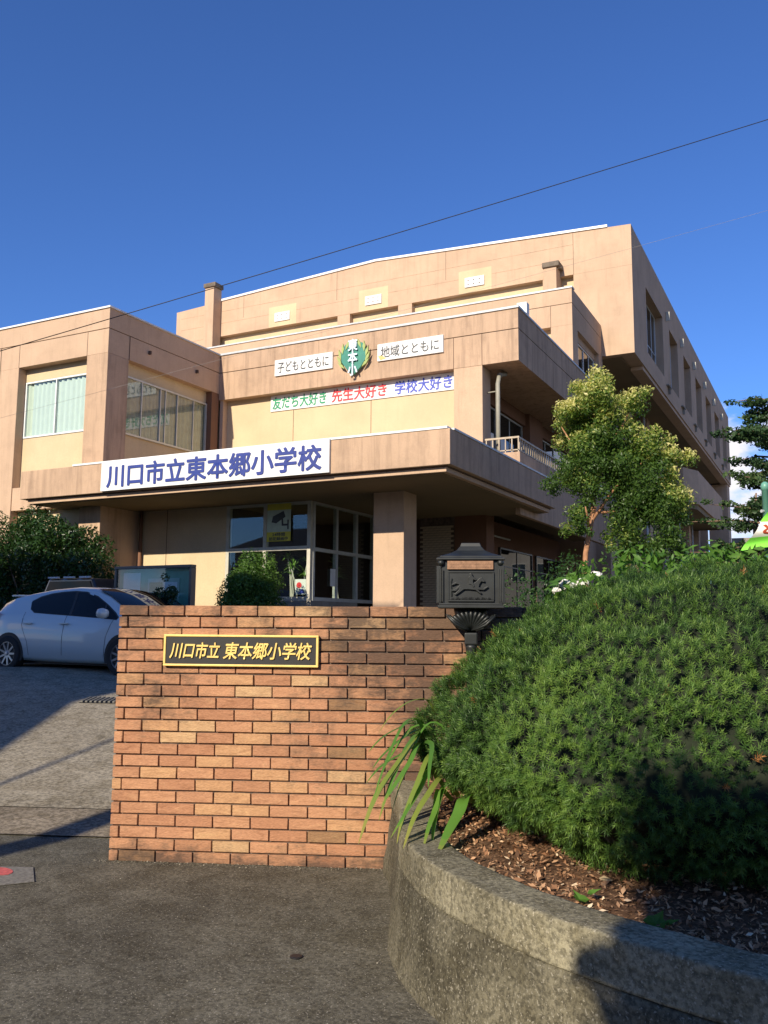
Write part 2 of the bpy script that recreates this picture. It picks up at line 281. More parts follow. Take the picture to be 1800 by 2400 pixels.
def lettering(body, parent, mat, origin, xdir, ydir, w, h, depth=.004, bold=0, shear=0, name='lettering'):
    """raised letters fitted into a w x h field whose lower left corner is origin; strokes are thickened by stacking shifted copies"""
    me = text_mesh(body, 1, 0.001, 0, shear); n = len(me.vertices); co = np.empty(n*3); me.vertices.foreach_get('co', co); co = co.reshape(-1, 3)
    tris = []; me.calc_loop_triangles(); tr = np.empty(len(me.loop_triangles)*3, dtype=np.int32); me.loop_triangles.foreach_get('vertices', tr); tr = tr.reshape(-1, 3)
    mn, mxx = co.min(0), co.max(0); sz = mxx-mn; xd = Vector(xdir).normalized(); yd = Vector(ydir).normalized(); zd = xd.cross(yd); PP = []; FF = []
    K_ = 8 if bold else 1
    for k in range(K_):
        a = 2*math.pi*k/K_; ox, oy = (bold*math.cos(a), bold*math.sin(a)) if bold else (0, 0)
        PP.append(np.outer((co[:, 0]-mn[0]+ox)/sz[0]*w, np.array(xd)) + np.outer((co[:, 1]-mn[1]+oy)/sz[1]*h, np.array(yd)) + np.outer((co[:, 2]-mn[2])/max(sz[2], 1e-6)*(depth+.0004*k), np.array(zd)) + np.array(Vector(origin))); FF.append(tr+n*k)
    bpy.data.meshes.remove(me)
    return npmesh(name, np.concatenate(PP), np.concatenate(FF), mat, parent)
def npmesh(name, Vv, F, mat, parent=None, tint=None, smooth=False, kind=None):
    """fast mesh from arrays; F is (n,3) or (n,4); tint is per face"""
    base = np.array(root_loc(parent)); Vv = (Vv-base).astype(np.float32); k = F.shape[1]; me = bpy.data.meshes.new(name)
    me.vertices.add(len(Vv)); me.vertices.foreach_set('co', Vv.ravel()); me.loops.add(F.size); me.loops.foreach_set('vertex_index', F.astype(np.int32).ravel())
    me.polygons.add(len(F)); me.polygons.foreach_set('loop_start', np.arange(0, F.size, k, dtype=np.int32))
    me.materials.append(M[mat]); me.update(calc_edges=True)
    if tint is not None:
        a = me.attributes.new('tint', 'FLOAT', 'FACE'); a.data.foreach_set('value', tint.astype(np.float32))
    o = bpy.data.objects.new(name, me); COL.objects.link(o)
    if parent: o.parent = parent
    if kind: o['kind'] = kind
    return o
def unit(a): return a/np.maximum(np.linalg.norm(a, axis=1, keepdims=True), 1e-9)
def leaves(name, P, Nn, size, mat, parent, tint, aspect=.45, fold=.25, jitter=.9, kind=None, droop=0.0):
    """one folded leaf (two quads... a four-point kite) at each point P, facing roughly along Nn"""
    n = len(P); Nn = unit(Nn + rng.normal(0, jitter, (n, 3))); t = unit(np.cross(Nn, rng.normal(0, 1, (n, 3)))); t[:, 2] -= droop; t = unit(t); b = unit(np.cross(Nn, t)); s = (size*(.6+.8*rng.random(n)))[:, None]
    A = P-t*s*.5; C = P+t*s*.5; w = s*aspect*.5; B = P+b*w+Nn*w*fold; D = P-b*w+Nn*w*fold
    Vv = np.stack([A, B, C, D], 1).reshape(-1, 3); F = (np.arange(n)[:, None]*4+np.array([0, 1, 2, 3])); T = np.concatenate([F[:, [0, 1, 2]], F[:, [0, 2, 3]]]); tt = np.concatenate([tint, tint])
    return npmesh(name, Vv, T, mat, parent, tt, kind=kind)
def blobs(centres, radii, per, squash=1.0, shell=.55):
    """points spread through leaf clumps; returns points, outward normals and the clump index"""
    P = []; Nn = []; I = []
    for i, (c, r) in enumerate(zip(centres, radii)):
        k = max(8, int(per*r*r)); d = unit(rng.normal(0, 1, (k, 3))); rr = r*(shell+(1-shell)*rng.random(k)**.6)*(.85+.3*rng.random(k))
        q = d*rr[:, None]; q[:, 2] *= squash; P.append(np.array(c)+q); Nn.append(d); I.append(np.full(k, i))
    return np.concatenate(P), np.concatenate(Nn), np.concatenate(I)
# ------------------------------------------------------------------ the setting: ground, gutter, driveway
def strip_sheet(name, mat, ts, ss, dz, kind='structure', label=None):
    vs = []; fs = []
    for s in ss:
        for t in ts:
            p = wl(t, s, 0); vs.append((p.x, p.y, -1.57 + min(max((s-.6)*.104, 0), .80) + dz))
    n = len(ts)
    for i in range(len(ss)-1):
        for j in range(n-1): fs.append((i*n+j, i*n+j+1, (i+1)*n+j+1, (i+1)*n+j))
    return tag(MB().add(vs, fs).build(name, mat, fix=False), label, kind=kind)
TS = [-600, -60, -20, -10, -5, 0, 5, 10, 20, 60, 600]
strip_sheet('ground', 'asphalt', TS, [-600, -60, -10, 0, .6, 3, 8.3, 20, 60, 900], 0)
strip_sheet('gutter', 'gutter_concrete' if 'gutter_concrete' in M else 'gutter', [-30, -10, -5, 0, .3], [.57, .6, 1.19], .012)
strip_sheet('driveway', 'drive', [-40, -20, -10, 0, 6, 14], [1.205, 3, 8.29, 8.32, 9.5], .012)
M['grate_steel'] = plain('dull_grate_steel', (.13, .125, .11), .6)
# grated drain across the drive
gr = thing('drain_grate', 'steel slotted grate across the sloping concrete drive beside the parked pale blue car', 'drain grate', wl(-2.2, 5.6, gz(*wl(-2.2, 5.6, 0)[:2])))
m = MB(); zf = lambda t, s, k: wl(t, s, gz(*wl(t, s, 0)[:2])+k)
m.add([zf(-2.7, 5.42, .018), zf(-.8, 5.42, .018), zf(-.8, 5.76, .018), zf(-2.7, 5.76, .018)], [(0, 1, 2, 3)]); m.build('trough', 'black_trim', gr, fix=False)
for k in range(31):
    t = -2.68+k*.062; MB().prism([zf(t, 5.44, .02), zf(t+.03, 5.44, .02), zf(t+.03, 5.74, .02), zf(t, 5.74, .02)], (0, 0, 0), (0, 0, .02)).build('slat', 'grate_steel', gr)
# worn footprint decal on the pavement
dc = thing('pavement_decal', 'worn grey decal with red footprints on the asphalt, left of the brick wall', 'decal', (-4.66, 4.0, -1.566))
def flat(pts, z): return [Vector((x, y, z)) for x, y in pts]
MB().prism(flat([(-5.05, 4.03), (-4.66, 4.21), (-4.40, 3.99), (-4.52, 3.84), (-4.9, 3.66)], -1.566), (0, 0, 0), (0, 0, .003)).build('backing', 'decal_grey', dc)
for sx_, sy_, r_ in ((-4.76, 4.04, .085), (-4.72, 3.90, .05)):
    ring = [(sx_+r_*1.35*math.cos(a)*.9-r_*.3*math.sin(a), sy_+r_*math.sin(a)*.8) for a in [2*math.pi*k/16 for k in range(16)]]
    MB().prism(flat(ring, -1.562), (0, 0, 0), (0, 0, .002)).build('footprint', 'decal_red', dc)
cover = tag(MB().lathe((-2.35, 3.72, -1.569), [(.03, 0), (.03, .006), (.022, .008)], 12).build('survey_marker', 'black_trim'), 'small round dark metal stud set in the grey asphalt pavement', 'marker')
# ------------------------------------------------------------------ the school
SC = thing('school_building', 'salmon and cream concrete school building with flat roofs, entrance canopy and overhanging top floor', 'building', (-12.5, 17.0, -.78))
def grooved(name, x0, x1, y0, y1, z0, zg, z1, mat='salmon'):
    m = MB(); m.box(x0, x1, y0, y1, z0, zg-.012).box(x0, x1, y0, y1, zg+.012, z1); m.mi = 1; m.box(x0+.03, x1-.03, y0+.03, y1-.03, zg-.012, zg+.012)
    return m.build(name, [mat, 'groove'], SC)
def vgroove_x(x, y, z0, z1): MB().box(x-.009, x+.009, y-.003, y+.02, z0, z1).build('joint', 'groove', SC)
def window(ax, p, a0, a1, z0, z1, mull=(), trans=(), fw_=.05, dep=.07, fm='frame', gm='glass', fac=-1, parent=None, sash=.035):
    """ax 'x': facade facing -Y at Y=p; ax 'y': facade facing +X at X=p"""
    def bx(m, u0, u1, d0, d1, q0, q1):
        return m.box(u0, u1, p+d0, p+d1, q0, q1) if ax == 'x' else m.box(p-d1, p-d0, u0, u1, q0, q1)
    m = MB(); bx(m, a0, a1, 0, dep, z0, z0+fw_); bx(m, a0, a1, 0, dep, z1-fw_, z1); bx(m, a0, a0+fw_, .002, dep-.002, z0+fw_, z1-fw_); bx(m, a1-fw_, a1, .002, dep-.002, z0+fw_, z1-fw_)
    us = [a0+fw_]; 
    for u in mull: bx(m, u-sash/2, u+sash/2, .006, dep-.006, z0+fw_, z1-fw_); us.append(u)
    us.append(a1-fw_)
    zs = [z0+fw_]
    for z in trans: bx(m, a0+fw_, a1-fw_, .009, dep-.009, z-sash/2, z+sash/2); zs.append(z)
    zs.append(z1-fw_)
    w = m.build('window', fm, parent or SC)
    for i in range(len(us)-1):
        for j in range(len(zs)-1):
            q = MB(); o = .024+.014*(i % 2); bx(q, us[i], us[i+1], o, o+.006, zs[j], zs[j+1]); q.build('pane', gm, w)
    return w
def curtain(ax, p, a0, a1, z0, z1, mat, wv=.12, amp=.03, seed=0):
    r = random.Random(seed); n = int((a1-a0)/.035); vs = []; ph = 0
    for i in range(n+1):
        u = a0+(a1-a0)*i/n; ph += .035/wv*6.28*(.6+.8*r.random()); d = amp*math.sin(ph)
        for z in (z0, z1): vs.append((u, p+d, z) if ax == 'x' else (p-d, u, z))
    return MB().add(vs, [(2*i, 2*i+2, 2*i+3, 2*i+1) for i in range(n)]).build('curtain', mat, SC, smooth=True, fix=False)
M['brown_cap'] = plain('weathered_stack_cap', (.15, .12, .09), .9, 0, .3, 4); M['faint_joint'] = plain('stained_joint', (.30, .19, .12), .9, 0, .5, 3)
# --- wing, left of the canopy
MB().box(-45, -17.40, 17.45, 40, -1.2, 8.40).build('wing_wall', 'cream', SC)
grooved('wing_parapet', -45.1, -17.12, 17.05, 40.2, 7.25, 7.93, 8.50)
MB().box(-45.1, -17.08, 17.01, 17.4, 8.50, 8.55).build('roof_trim', 'cap', SC)
MB().box(-17.4, -17.08, 17.4, 21.86, 8.50, 8.545).build('roof_trim', 'cap_grey', SC)
pit = 3.435
for k in range(8):
    xr = -17.89-pit*k; xl = xr-2.66
    MB().box(xl-.77, xl, 17.05, 17.45, -1.2, 7.25).build('pillar', 'salmon', SC, .01)
    MB().box(xl, xr, 17.33, 17.45, 6.88, 7.25).build('window_head', 'cream', SC)
    MB().box(xl, xr, 17.33, 17.45, 3.74, 5.20).build('spandrel', 'cream', SC)
    MB().box(xl, xr, 17.08, 17.45, 3.09, 3.74).build('floor_beam', 'salmon', SC, .01)
    MB().box(xl, xr, 17.33, 17.45, -1.2, .9).build('spandrel', 'cream', SC); MB().box(xl, xr, 17.33, 17.45, 2.5, 3.09).build('window_head', 'cream', SC)
    for x in (xr, xl, ): vgroove_x(x, 17.05, 7.25, 7.918)
    vgroove_x(xl-.77, 17.05, 7.25, 7.918)
    if k < 5:
        window('x', 17.32, xl+.02, xr-.02, 5.22, 6.87, [xl+1.24], gm='glass_clear', fm='cap', fw_=.045); curtain('x', 17.405, xl, xr, 5.22, 6.9, 'curtain', .2, .03, k)
        window('x', 17.32, xl+.02, xr-.02, .92, 2.49, [xl+1.3], fm='frame')
MB().box(-17.89, -17.12, 17.052, 17.85, -1.2, 7.25).build('corner_pillar', 'salmon_worn', SC, .012)
MB().box(-17.46, -17.13, 21.55, 21.9, 3.9, 7.25).build('pillar', 'brown_paint', SC)
MB().box(-17.42, -17.36, 17.85, 21.55, 6.86, 7.25).build('window_head', 'cream', SC); MB().box(-17.42, -17.36, 17.85, 21.55, 3.9, 5.19).build('spandrel', 'cream', SC)
window('y', -17.29, 17.87, 21.53, 5.19, 6.86, [18.62, 19.4, 19.62, 20.15, 20.9], gm='glass_clear'); curtain('y', -17.375, 17.9, 21.55, 5.2, 6.88, 'curtain2', .17, .02, 31)
MB().box(-17.14, -17.112, 17.84, 17.865, 7.25, 7.918).build('joint', 'groove', SC)
for yy, zz in ((18.6, 7.62), (20.7, 7.62)): MB().box(-17.12, -17.03, yy, yy+.05, zz, zz+.1).build('drain_spout', 'groove', SC)
# --- central block over the entrance
MB().box(-17.3, -9.04, 22.20, 34.3, 3.9, 7.06).build('central_wall', 'cream', SC)
grooved('central_parapet', -17.115, -7.16, 21.90, 34.45, 7.04, 7.93, 8.50, 'salmon_worn')
MB().box(-17.11, -7.13, 21.86, 22.3, 8.50, 8.56).build('roof_trim', 'cap_grey', SC); MB().box(-7.4, -7.13, 22.3, 34.4, 8.50, 8.552).build('roof_trim', 'cap_grey', SC)
MB().box(-17.115, -16.99, 21.96, 22.22, 3.9, 7.04).build('pillar', 'salmon', SC)
MB().box(-9.04, -8.20, 21.91, 22.55, 3.9, 7.04).build('pillar', 'salmon', SC, .01)
for x in (-9.04, -8.20): vgroove_x(x, 21.90, 7.04, 7.918)
for x in (-14.48, -11.78): vgroove_x(x, 22.20, 3.9, 7.04)
for y in (25.2, 28.6, 32): MB().box(-7.17, -7.157, y, y+.016, 7.05, 7.918).build('joint', 'groove', SC)
# --- veranda on the right side of the central block
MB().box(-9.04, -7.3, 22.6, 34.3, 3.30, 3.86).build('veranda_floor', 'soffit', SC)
MB().box(-7.30, -7.16, 21.90, 34.45, 2.87, 4.55).build('veranda_parapet', 'salmon_worn', SC, .01); MB().box(-8.2, -7.30, 21.91, 22.03, 3.5, 4.549).build('veranda_parapet', 'salmon_worn', SC)
MB().box(-9.10, -8.90, 22.5, 34.3, 6.62, 7.04).build('window_head', 'brown_paint', SC)
for y0, y1 in ((22.6, 27.85), (29.35, 33.8)): window('y', -9.0, y0, y1, 4.25, 6.62, [y0+(y1-y0)*k/4 for k in (1, 2, 3)], [4.95], dep=.09)
MB().box(-9.04, -8.75, 27.86, 29.33, 3.86, 7.04).build('pillar', 'brown_paint', SC)
MB().box(-9.04, -8.99, 22.5, 34.3, 3.86, 4.25).build('spandrel', 'salmon', SC)
dp = MB().tube([(-7.88, 22.25, 3.9), (-7.88, 22.25, 6.55), (-7.88, 22.4, 6.85), (-7.88, 22.9, 7.0)], .062, 12); dp.tube([(-7.88, 22.25, 6.35), (-8.25, 22.3, 6.35)], .02, 6); dp.build('drainpipe', 'pipe_dull', SC, smooth=True)
rl = MB().box(-8.15, -7.19, 21.94, 21.99, 4.93, 4.98).box(-7.26, -7.20, 21.99, 27.2, 4.93, 4.979).box(-8.15, -7.19, 21.95, 21.98, 4.60, 4.63).box(-7.25, -7.21, 21.99, 27.2, 4.60, 4.63).build('veranda_railing', 'rail', SC)
for k in range(6): MB().box(-8.13+k*.18, -8.10+k*.18, 21.95, 21.98, 4.55, 4.93).build('baluster', 'rail', rl)
for k in range(26): MB().box(-7.25, -7.215, 22.1+k*.2, 22.14+k*.2, 4.55, 4.93).build('baluster', 'rail', rl)
rl2 = MB().box(-7.26, -7.2, 27.3, 34.3, 4.93, 4.98).build('steel_railing', 'cap_grey', SC)
for k in range(24): MB().box(-7.245, -7.215, 27.4+k*.29, 27.43+k*.29, 4.55, 4.93).build('baluster', 'cap_grey', rl2)
# ground floor under the veranda
MB().box(-17, -9.6, 24.0, 34.3, -1.2, 3.3).build('ground_floor_wall', 'brown_paint', SC)
MB().box(-9.48, -8.52, 23.0, 23.62, -1.2, 3.30).build('pillar', 'brown_paint', SC)
tw = MB().box(-10.58, -9.48, 23.05, 23.3, -1.2, 3.08).build('tiled_wall', 'mortar', SC)
tm = MB().box(-.084, .084, -.012, .012, -.0295, .0295); tmat = M['tan_tile'] = plain('tan_wall_tile', (.50, .40, .28), .7, 0, .2, 8)
tl0 = None
for r_ in range(46):
    for c_ in range(7):
        cx_ = -10.58+.09+(c_)*.176+(.088 if r_ % 2 else 0); 
        if cx_ > -9.53: continue
        cz_ = -.1+r_*.0685
        if tl0 is None: tl0 = MB().box(-.084, .084, -.012, .012, -.0295, .0295); me_ = bpy.data.meshes.new('tile'); me_.from_pydata(tl0.v, [], tl0.f); me_.materials.append(tmat)
        o = bpy.data.objects.new('tile', me_); COL.objects.link(o); o.parent = tw; o.location = Vector((cx_, 23.045, cz_))-root_loc(SC)
    if r_*7 > 292: break
for y0, y1 in ((24.6, 26.4), (27.0, 30.4), (30.9, 34.0)): window('y', -9.52, y0, y1, .0, 2.5, [(y0+y1)/2], [1.9], dep=.09, fm='frame_dark', gm='glass_dim')
MB().tube([(-9.2, 24.5, 2.72), (-9.2, 27.0, 2.72)], .03, 8).build('tube_light', 'pipe', SC)
# --- entrance: wall, glazed lobby and pillar under the canopy
MB().box(-17.15, -14.1, 18.51, 18.75, -1.2, 3.10).build('entrance_wall', 'cream', SC)
MB().box(-17.3, -17.125, 17.85, 18.51, -1.2, 3.10).build('side_wall', 'salmon', SC)
vgroove_x(-16.1, 18.51, -1, 3.08)
MB().tube([(-16.95, 18.42, -1), (-16.95, 18.42, 3.08)], .05, 8).build('drainpipe', 'brown_paint', SC, smooth=True)
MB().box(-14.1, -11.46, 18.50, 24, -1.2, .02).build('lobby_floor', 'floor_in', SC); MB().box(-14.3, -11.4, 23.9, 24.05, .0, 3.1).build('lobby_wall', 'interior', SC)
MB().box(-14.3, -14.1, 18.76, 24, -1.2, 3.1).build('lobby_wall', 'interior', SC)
MB().box(-14.1, -11.46, 18.50, 18.62, .02, .56).build('plinth', 'concrete_plain', SC); MB().box(-11.58, -11.46, 18.62, 20.9, .02, .56).build('plinth', 'concrete_plain', SC)
MB().box(-14.0, -11.7, 18.66, 19.2, .5, .64).build('window_bench', 'concrete_plain', SC)
window('x', 18.51, -14.1, -11.5, .56, 3.08, [-12.88], [1.875], fw_=.10, dep=.12, gm='glass_clear', sash=.10, fm='pipe')
window('y', -11.48, 18.63, 22.95, .56, 3.08, [19.83, 20.91, 21.9], [1.85], fw_=.09, dep=.12, gm='glass_clear', sash=.09, fm='frame')
MB().box(-9.48, -8.69, 18.03, 18.73, -1.2, 3.08).build('entrance_pillar', 'salmon', SC, .012)
# --- canopy
cn = MB().box(-18.95, -6.69, 16.0, 23.55, 3.19, 3.93).build('canopy', 'salmon_worn', SC, .012)
MB().box(-18.80, -6.83, 16.14, 23.43, 3.07, 3.165).build('lower_fascia', 'salmon', cn, .006); MB().box(-18.83, -6.80, 16.10, 23.45, 3.165, 3.19).build('shadow_gap', 'groove', cn)
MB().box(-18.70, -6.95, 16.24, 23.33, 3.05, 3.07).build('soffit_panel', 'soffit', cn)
MB().box(-17.08, -6.74, 15.98, 16.2, 3.93, 3.975).build('roof_trim', 'cap', cn); MB().box(-6.9, -6.67, 16.2, 23.2, 3.93, 3.972).build('roof_trim', 'cap_grey', cn)
# --- second tier
MB().box(-30.2, -8.05, 30.3, 34.6, 8.2, 10.72).build('second_tier_wall', 'cream', SC)
grooved('second_tier_parapet', -30.3, -7.79, 30.0, 34.62, 10.70, 11.50, 12.06)
MB().box(-30.3, -7.76, 29.96, 30.3, 12.06, 12.12).build('roof_trim', 'cap_grey', SC)
MB().box(-8.58, -7.79, 30.005, 30.72, 8.2, 10.70).build('pillar', 'salmon', SC); MB().box(-8.1, -7.79, 33.95, 34.6, 8.2, 10.70).build('pillar', 'salmon', SC)
vgroove_x(-8.58, 30.0, 10.7, 11.488); vgroove_x(-14, 30.0, 10.7, 11.488); vgroove_x(-20, 30, 10.7, 11.488)
window('y', -7.98, 30.74, 33.94, 8.75, 10.45, [31.5, 32.3, 33.1], fm='cap'); MB().box(-8.1, -7.95, 30.72, 33.95, 10.45, 10.70).build('window_head', 'salmon', SC)
# --- top floor
MB().box(-29.8, -7.62, 34.8, 71.4, 10.76, 15.95).build('top_floor_wall', 'cream', SC)
G0, GK, G1 = (-29.9, 16.13), (-18.12, 16.72), (-6.49, 16.13)
def gz_top(x): return G0[1]+(GK[1]-G0[1])*(x-G0[0])/(GK[0]-G0[0]) if x < GK[0] else GK[1]+(G1[1]-GK[1])*(x-GK[0])/(G1[0]-GK[0])
gb = MB().prism([(-29.9, 34.5, 14.42), (-6.49, 34.5, 14.42), (-6.49, 34.5, G1[1]), (-18.12, 34.5, GK[1]), (-29.9, 34.5, G0[1])], (0, 0, 0), (0, .36, 0)).build('gable_band', 'salmon', SC)
for xa, xb, nm in ((-27.9, -18.12, 0), (-18.12, -7.43, 1)):
    MB().prism([(xa, 34.44, gz_top(xa)), (xb, 34.44, gz_top(xb)), (xb, 34.44, gz_top(xb)+.10), (xa, 34.44, gz_top(xa)+.10)], (0, 0, 0), (0, .5, 0)).build('roof_trim', 'cap', SC)
MB().prism([(-29.7, 34.9, 15.9), (-6.6, 34.9, 15.9), (-18.12, 34.9, 16.6)], (0, 0, 0), (0, 36.4, 0)).build('roof', 'roof_sheet', SC)
MB().box(-8.87, -6.49, 34.5, 34.83, 10.765, 14.415).build('corner_panel', 'salmon', SC)
for a, b in ((-29.9, -27.5), (-20.15, -19.48), (-16.96, -16.27), (-10.18, -9.45)): MB().box(a, b, 34.51, 34.83, 10.765, 14.42).build('pillar', 'salmon', SC)
MB().box(-8.869, -8.851, 34.497, 34.52, 14.42, 16.2).build('joint', 'groove', SC)
for z_ in (15.10, 15.72): MB().box(-29.6, -8.87, 34.4975, 34.52, z_-.006, z_+.006).build('joint', 'faint_joint', SC)
for x in (-25.6, -20.2, -14.6): MB().box(x-.008, x+.008, 34.497, 34.52, 15.2, gz_top(x)).build('joint', 'groove', SC)
for a, b, c, d in ((-24.05, -22.46, -23.69, -22.82), (-19.0, -17.47, -18.65, -17.8), (-13.98, -12.45, -13.68, -12.78)):
    MB().box(a, b, 34.494, 34.54, 14.425, 15.45).build('cream_panel', 'cream', SC)
    pl = MB().box(c, d, 34.44, 34.5, 14.66, 15.10).build('vent_plaque', 'board_white', SC, .01)
    for q in range(3):
        for r_ in range(2): MB().box(c+.14+q*.26, c+.19+q*.26, 34.432, 34.445, 14.76+r_*.18, 14.81+r_*.18).build('vent_hole', 'groove', pl)
for a, b, z in ((-26.6, -24.5, 13.98), (-24.4, -20.4, 13.6), (-12.6, -10.25, 14.05), (-19.3, -17.1, 13.6), (-16.1, -13, 13.6)): window('x', 34.72, a, b, 12.3, z, [(a+b)/2], fm='cap')
for x0, x1, y0, zt in ((-27.6, -26.98, 33.85, 17.06), (-9.98, -9.39, 33.85, 14.86)):
    st = MB().box(x0+.03, x1-.03, y0+.02, 34.50, 12.0, zt-.22).build('vent_stack', 'salmon', SC, .01)
    MB().box(x0-.02, x1+.10, y0-.06, 34.49, zt-.22, zt).build('stack_cap', 'brown_cap', st, .02)
# right side of the top floor: spandrel, piers, deep window bays
MB().box(-7.62, -6.49, 34.84, 71.4, 10.765, 11.60).build('spandrel', 'salmon', SC); MB().box(-7.62, -6.49, 34.87, 71.4, 14.50, 16.12).build('side_parapet', 'salmon', SC)
ops = [(37.4, 41.6)]+[(43.5+4.62*k, 46.1+4.62*k) for k in range(6)]
prev = 34.85
for a, b in ops:
    MB().box(-7.62, -6.492, prev, a, 11.60, 14.50).build('pier', 'salmon', SC); prev = b
    n_ = 4 if b-a > 3 else 2
    window('y', -6.84, a+.01, b-.01, 11.61, 14.49, [a+(b-a)*k/n_ for k in range(1, n_)], [12.6], fm='cap')
    yy = b+.95
    MB().box(-6.49, -6.30, yy, yy+.07, 14.62, 15.08).build('vent_hood', 'pipe', SC, .02)
    MB().box(-6.49, -6.36, yy-.5, yy+.35, 11.30, 11.36).box(-6.49, -6.38, yy, yy+.1, 11.0, 11.3).build('pipe_bracket', 'concrete_plain', SC)
MB().box(-7.62, -6.492, prev, 71.39, 11.60, 14.50).build('pier', 'salmon', SC)
MB().box(-7.05, -6.55, 36.5, 71.3, 10.60, 10.76).build('edge_gutter', 'salmon', SC)
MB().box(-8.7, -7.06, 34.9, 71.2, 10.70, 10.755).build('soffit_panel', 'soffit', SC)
# lower storeys at the back right
MB().box(-29.8, -8.7, 34.63, 71.2, -1.2, 10.75).build('rear_wall', 'salmon', SC)
for k in range(8):
    y = 36.6+4.62*k; MB().box(-8.7, -8.1, y, y+.8, -1.2, 10.69).build('pillar', 'salmon', SC)
    for z0, z1 in ((.2, 2.6), (4.3, 6.4), (8.1, 10.1)):
        if y+4.5 < 72: window('y', -8.64, y+.85, y+4.55, z0, z1, [y+2.1, y+3.3], [z0+.6], fm='frame')
m = MB().prism([(-8.7, 50.8, 6.9), (-7.1, 50.8, 6.9), (-6.5, 52.4, 6.9), (-6.5, 64.5, 6.9), (-8.7, 64.5, 6.9)], (0, 0, 0), (0, 0, 1.95)); bl = m.build('balcony', 'salmon', SC)
MB().prism([(-8.7, 50.9, 6.62), (-7.2, 50.9, 6.62), (-6.62, 52.45, 6.62), (-6.62, 64.4, 6.62), (-8.7, 64.4, 6.62)], (0, 0, 0), (0, 0, .28)).build('balcony_base', 'soffit', bl)
for y in (44.4, 49.3, 55.0, 60.4): MB().tube([(-8.0, y, -1), (-8.0, y, 6.6 if 50 < y < 64 else 10.6)], .055, 8).build('drainpipe', 'cap_grey', SC, smooth=True)
MB().box(-8.0, -6.62, 69.6, 71.35, -1.2, 10.6).build('end_pillar', 'salmon', SC)
# ------------------------------------------------------------------ signs on the school
sg = thing('canopy_signboard', 'long white school name board with navy characters fixed to the front of the canopy', 'signboard', (-12.75, 15.95, 3.2))
MB().box(-16.03, -9.46, 15.93, 15.985, 3.21, 3.95).build('board', 'board_white', sg, .006)
lettering('川口市立東本郷小学校', sg, 'blue_ink', (-15.82, 15.929, 3.29), (1, 0, 0), (0, 0, 1), 6.16, .55, .012, .026)
for nm, x0, x1, txt, lab in (('slogan_board', -14.97, -12.91, '子どもとともに', 'white slogan board left of the green emblem on the parapet'), ('slogan_board', -11.40, -9.33, '地域とともに', 'white slogan board right of the green emblem, yellow stain at its left end')):
    b = thing(nm, lab, 'signboard', ((x0+x1)/2, 21.85, 7.55), 'slogan boards either side of the emblem')
    MB().box(x0, x1, 21.845, 21.895, 7.55, 8.05).build('board', 'board_white', b)
    lettering(txt, b, 'black_ink', (x0+.11, 21.844, 7.63), (1, 0, 0), (0, 0, 1), x1-x0-.24, .33, .004, .010)
MB().prism([(-11.38, 21.84, 7.70), (-11.25, 21.84, 7.71), (-11.12, 21.84, 7.60), (-11.3, 21.84, 7.57)], (0, 0, 0), (0, .006, 0)).build('rust_stain', plain('rust_stain', (.70, .50, .20), .9), b)
bn = thing('slogan_banner', 'long white banner with green, red and blue characters under the parapet', 'banner', (-12.2, 22.17, 6.53))
bn_o = MB().box(-15.31, -9.14, 22.165, 22.19, 6.53, 7.03).build('banner_cloth', 'board_white', bn)
for x0, x1, txt, mt in ((-15.23, -13.30, '友だち大好き', 'green_ink'), (-13.09, -11.26, '先生大好き', 'red_ink'), (-10.98, -9.19, '学校大好き', 'blue2_ink')):
    lettering(txt, bn, mt, (x0, 22.164, 6.59), (1, 0, 0), (0, 0, 1), x1-x0, .38, .004, .024)
em = thing('school_emblem', 'green leaf shaped school emblem with pale blue characters and yellow leaves on the parapet', 'emblem', (-12.15, 21.85, 7.78))
def leafpoly(cx, cz, w, h, n=20, y=21.80, top=.62):
    return [(cx+w*math.sin(2*math.pi*k/n), y, cz+h*math.cos(2*math.pi*k/n)*(1 if math.cos(2*math.pi*k/n) > 0 else .9)) for k in range(n)]
MB().prism([(-12.15, 21.76, 8.27), (-11.86, 21.76, 8.16), (-11.72, 21.76, 7.9), (-11.75, 21.76, 7.65), (-11.92, 21.76, 7.42), (-12.15, 21.76, 7.22), (-12.38, 21.76, 7.42), (-12.55, 21.76, 7.65), (-12.58, 21.76, 7.9), (-12.44, 21.76, 8.16)], (0, 0, 0), (0, .09, 0)).build('shield', 'emblem_green', em, .008)
for sd in (-1, 1):
    for k in range(5):
        a = -.55+.42*k; cx_ = -12.15+sd*(.47*math.cos(a)); cz_ = 7.76+.42*math.sin(a); u = Vector((sd*.55*math.cos(a+.9), 0, .8*math.sin(a+1.2))).normalized(); w_ = Vector((u.z, 0, -u.x))
        c_ = Vector((cx_, 21.74, cz_)); MB().prism([c_-u*.16, c_+w_*.045, c_+u*.17, c_-w_*.045], (0, 0, 0), (0, .05, 0)).build('leaf', 'emblem_yellow', em)
for k, ch in enumerate('東本小'): lettering(ch, em, 'pale_ink', (-12.30, 21.735, 7.94-.37*k), (1, 0, 0), (0, 0, 1), .30, .34, .03, .03)
lb = thing('roof_floodlight', 'small pale square floodlight box on a bracket above the central parapet', 'floodlight', (-7.55, 23.6, 8.5))
MB().box(-7.72, -7.42, 23.5, 23.75, 8.92, 9.26).build('lamp_box', 'board_white', lb, .01); MB().box(-7.60, -7.54, 23.6, 23.66, 8.55, 8.92).build('bracket', 'frame_dark', lb); MB().box(-7.69, -7.45, 23.485, 23.5, 8.95, 9.23).build('lens', 'pale_ink', lb)
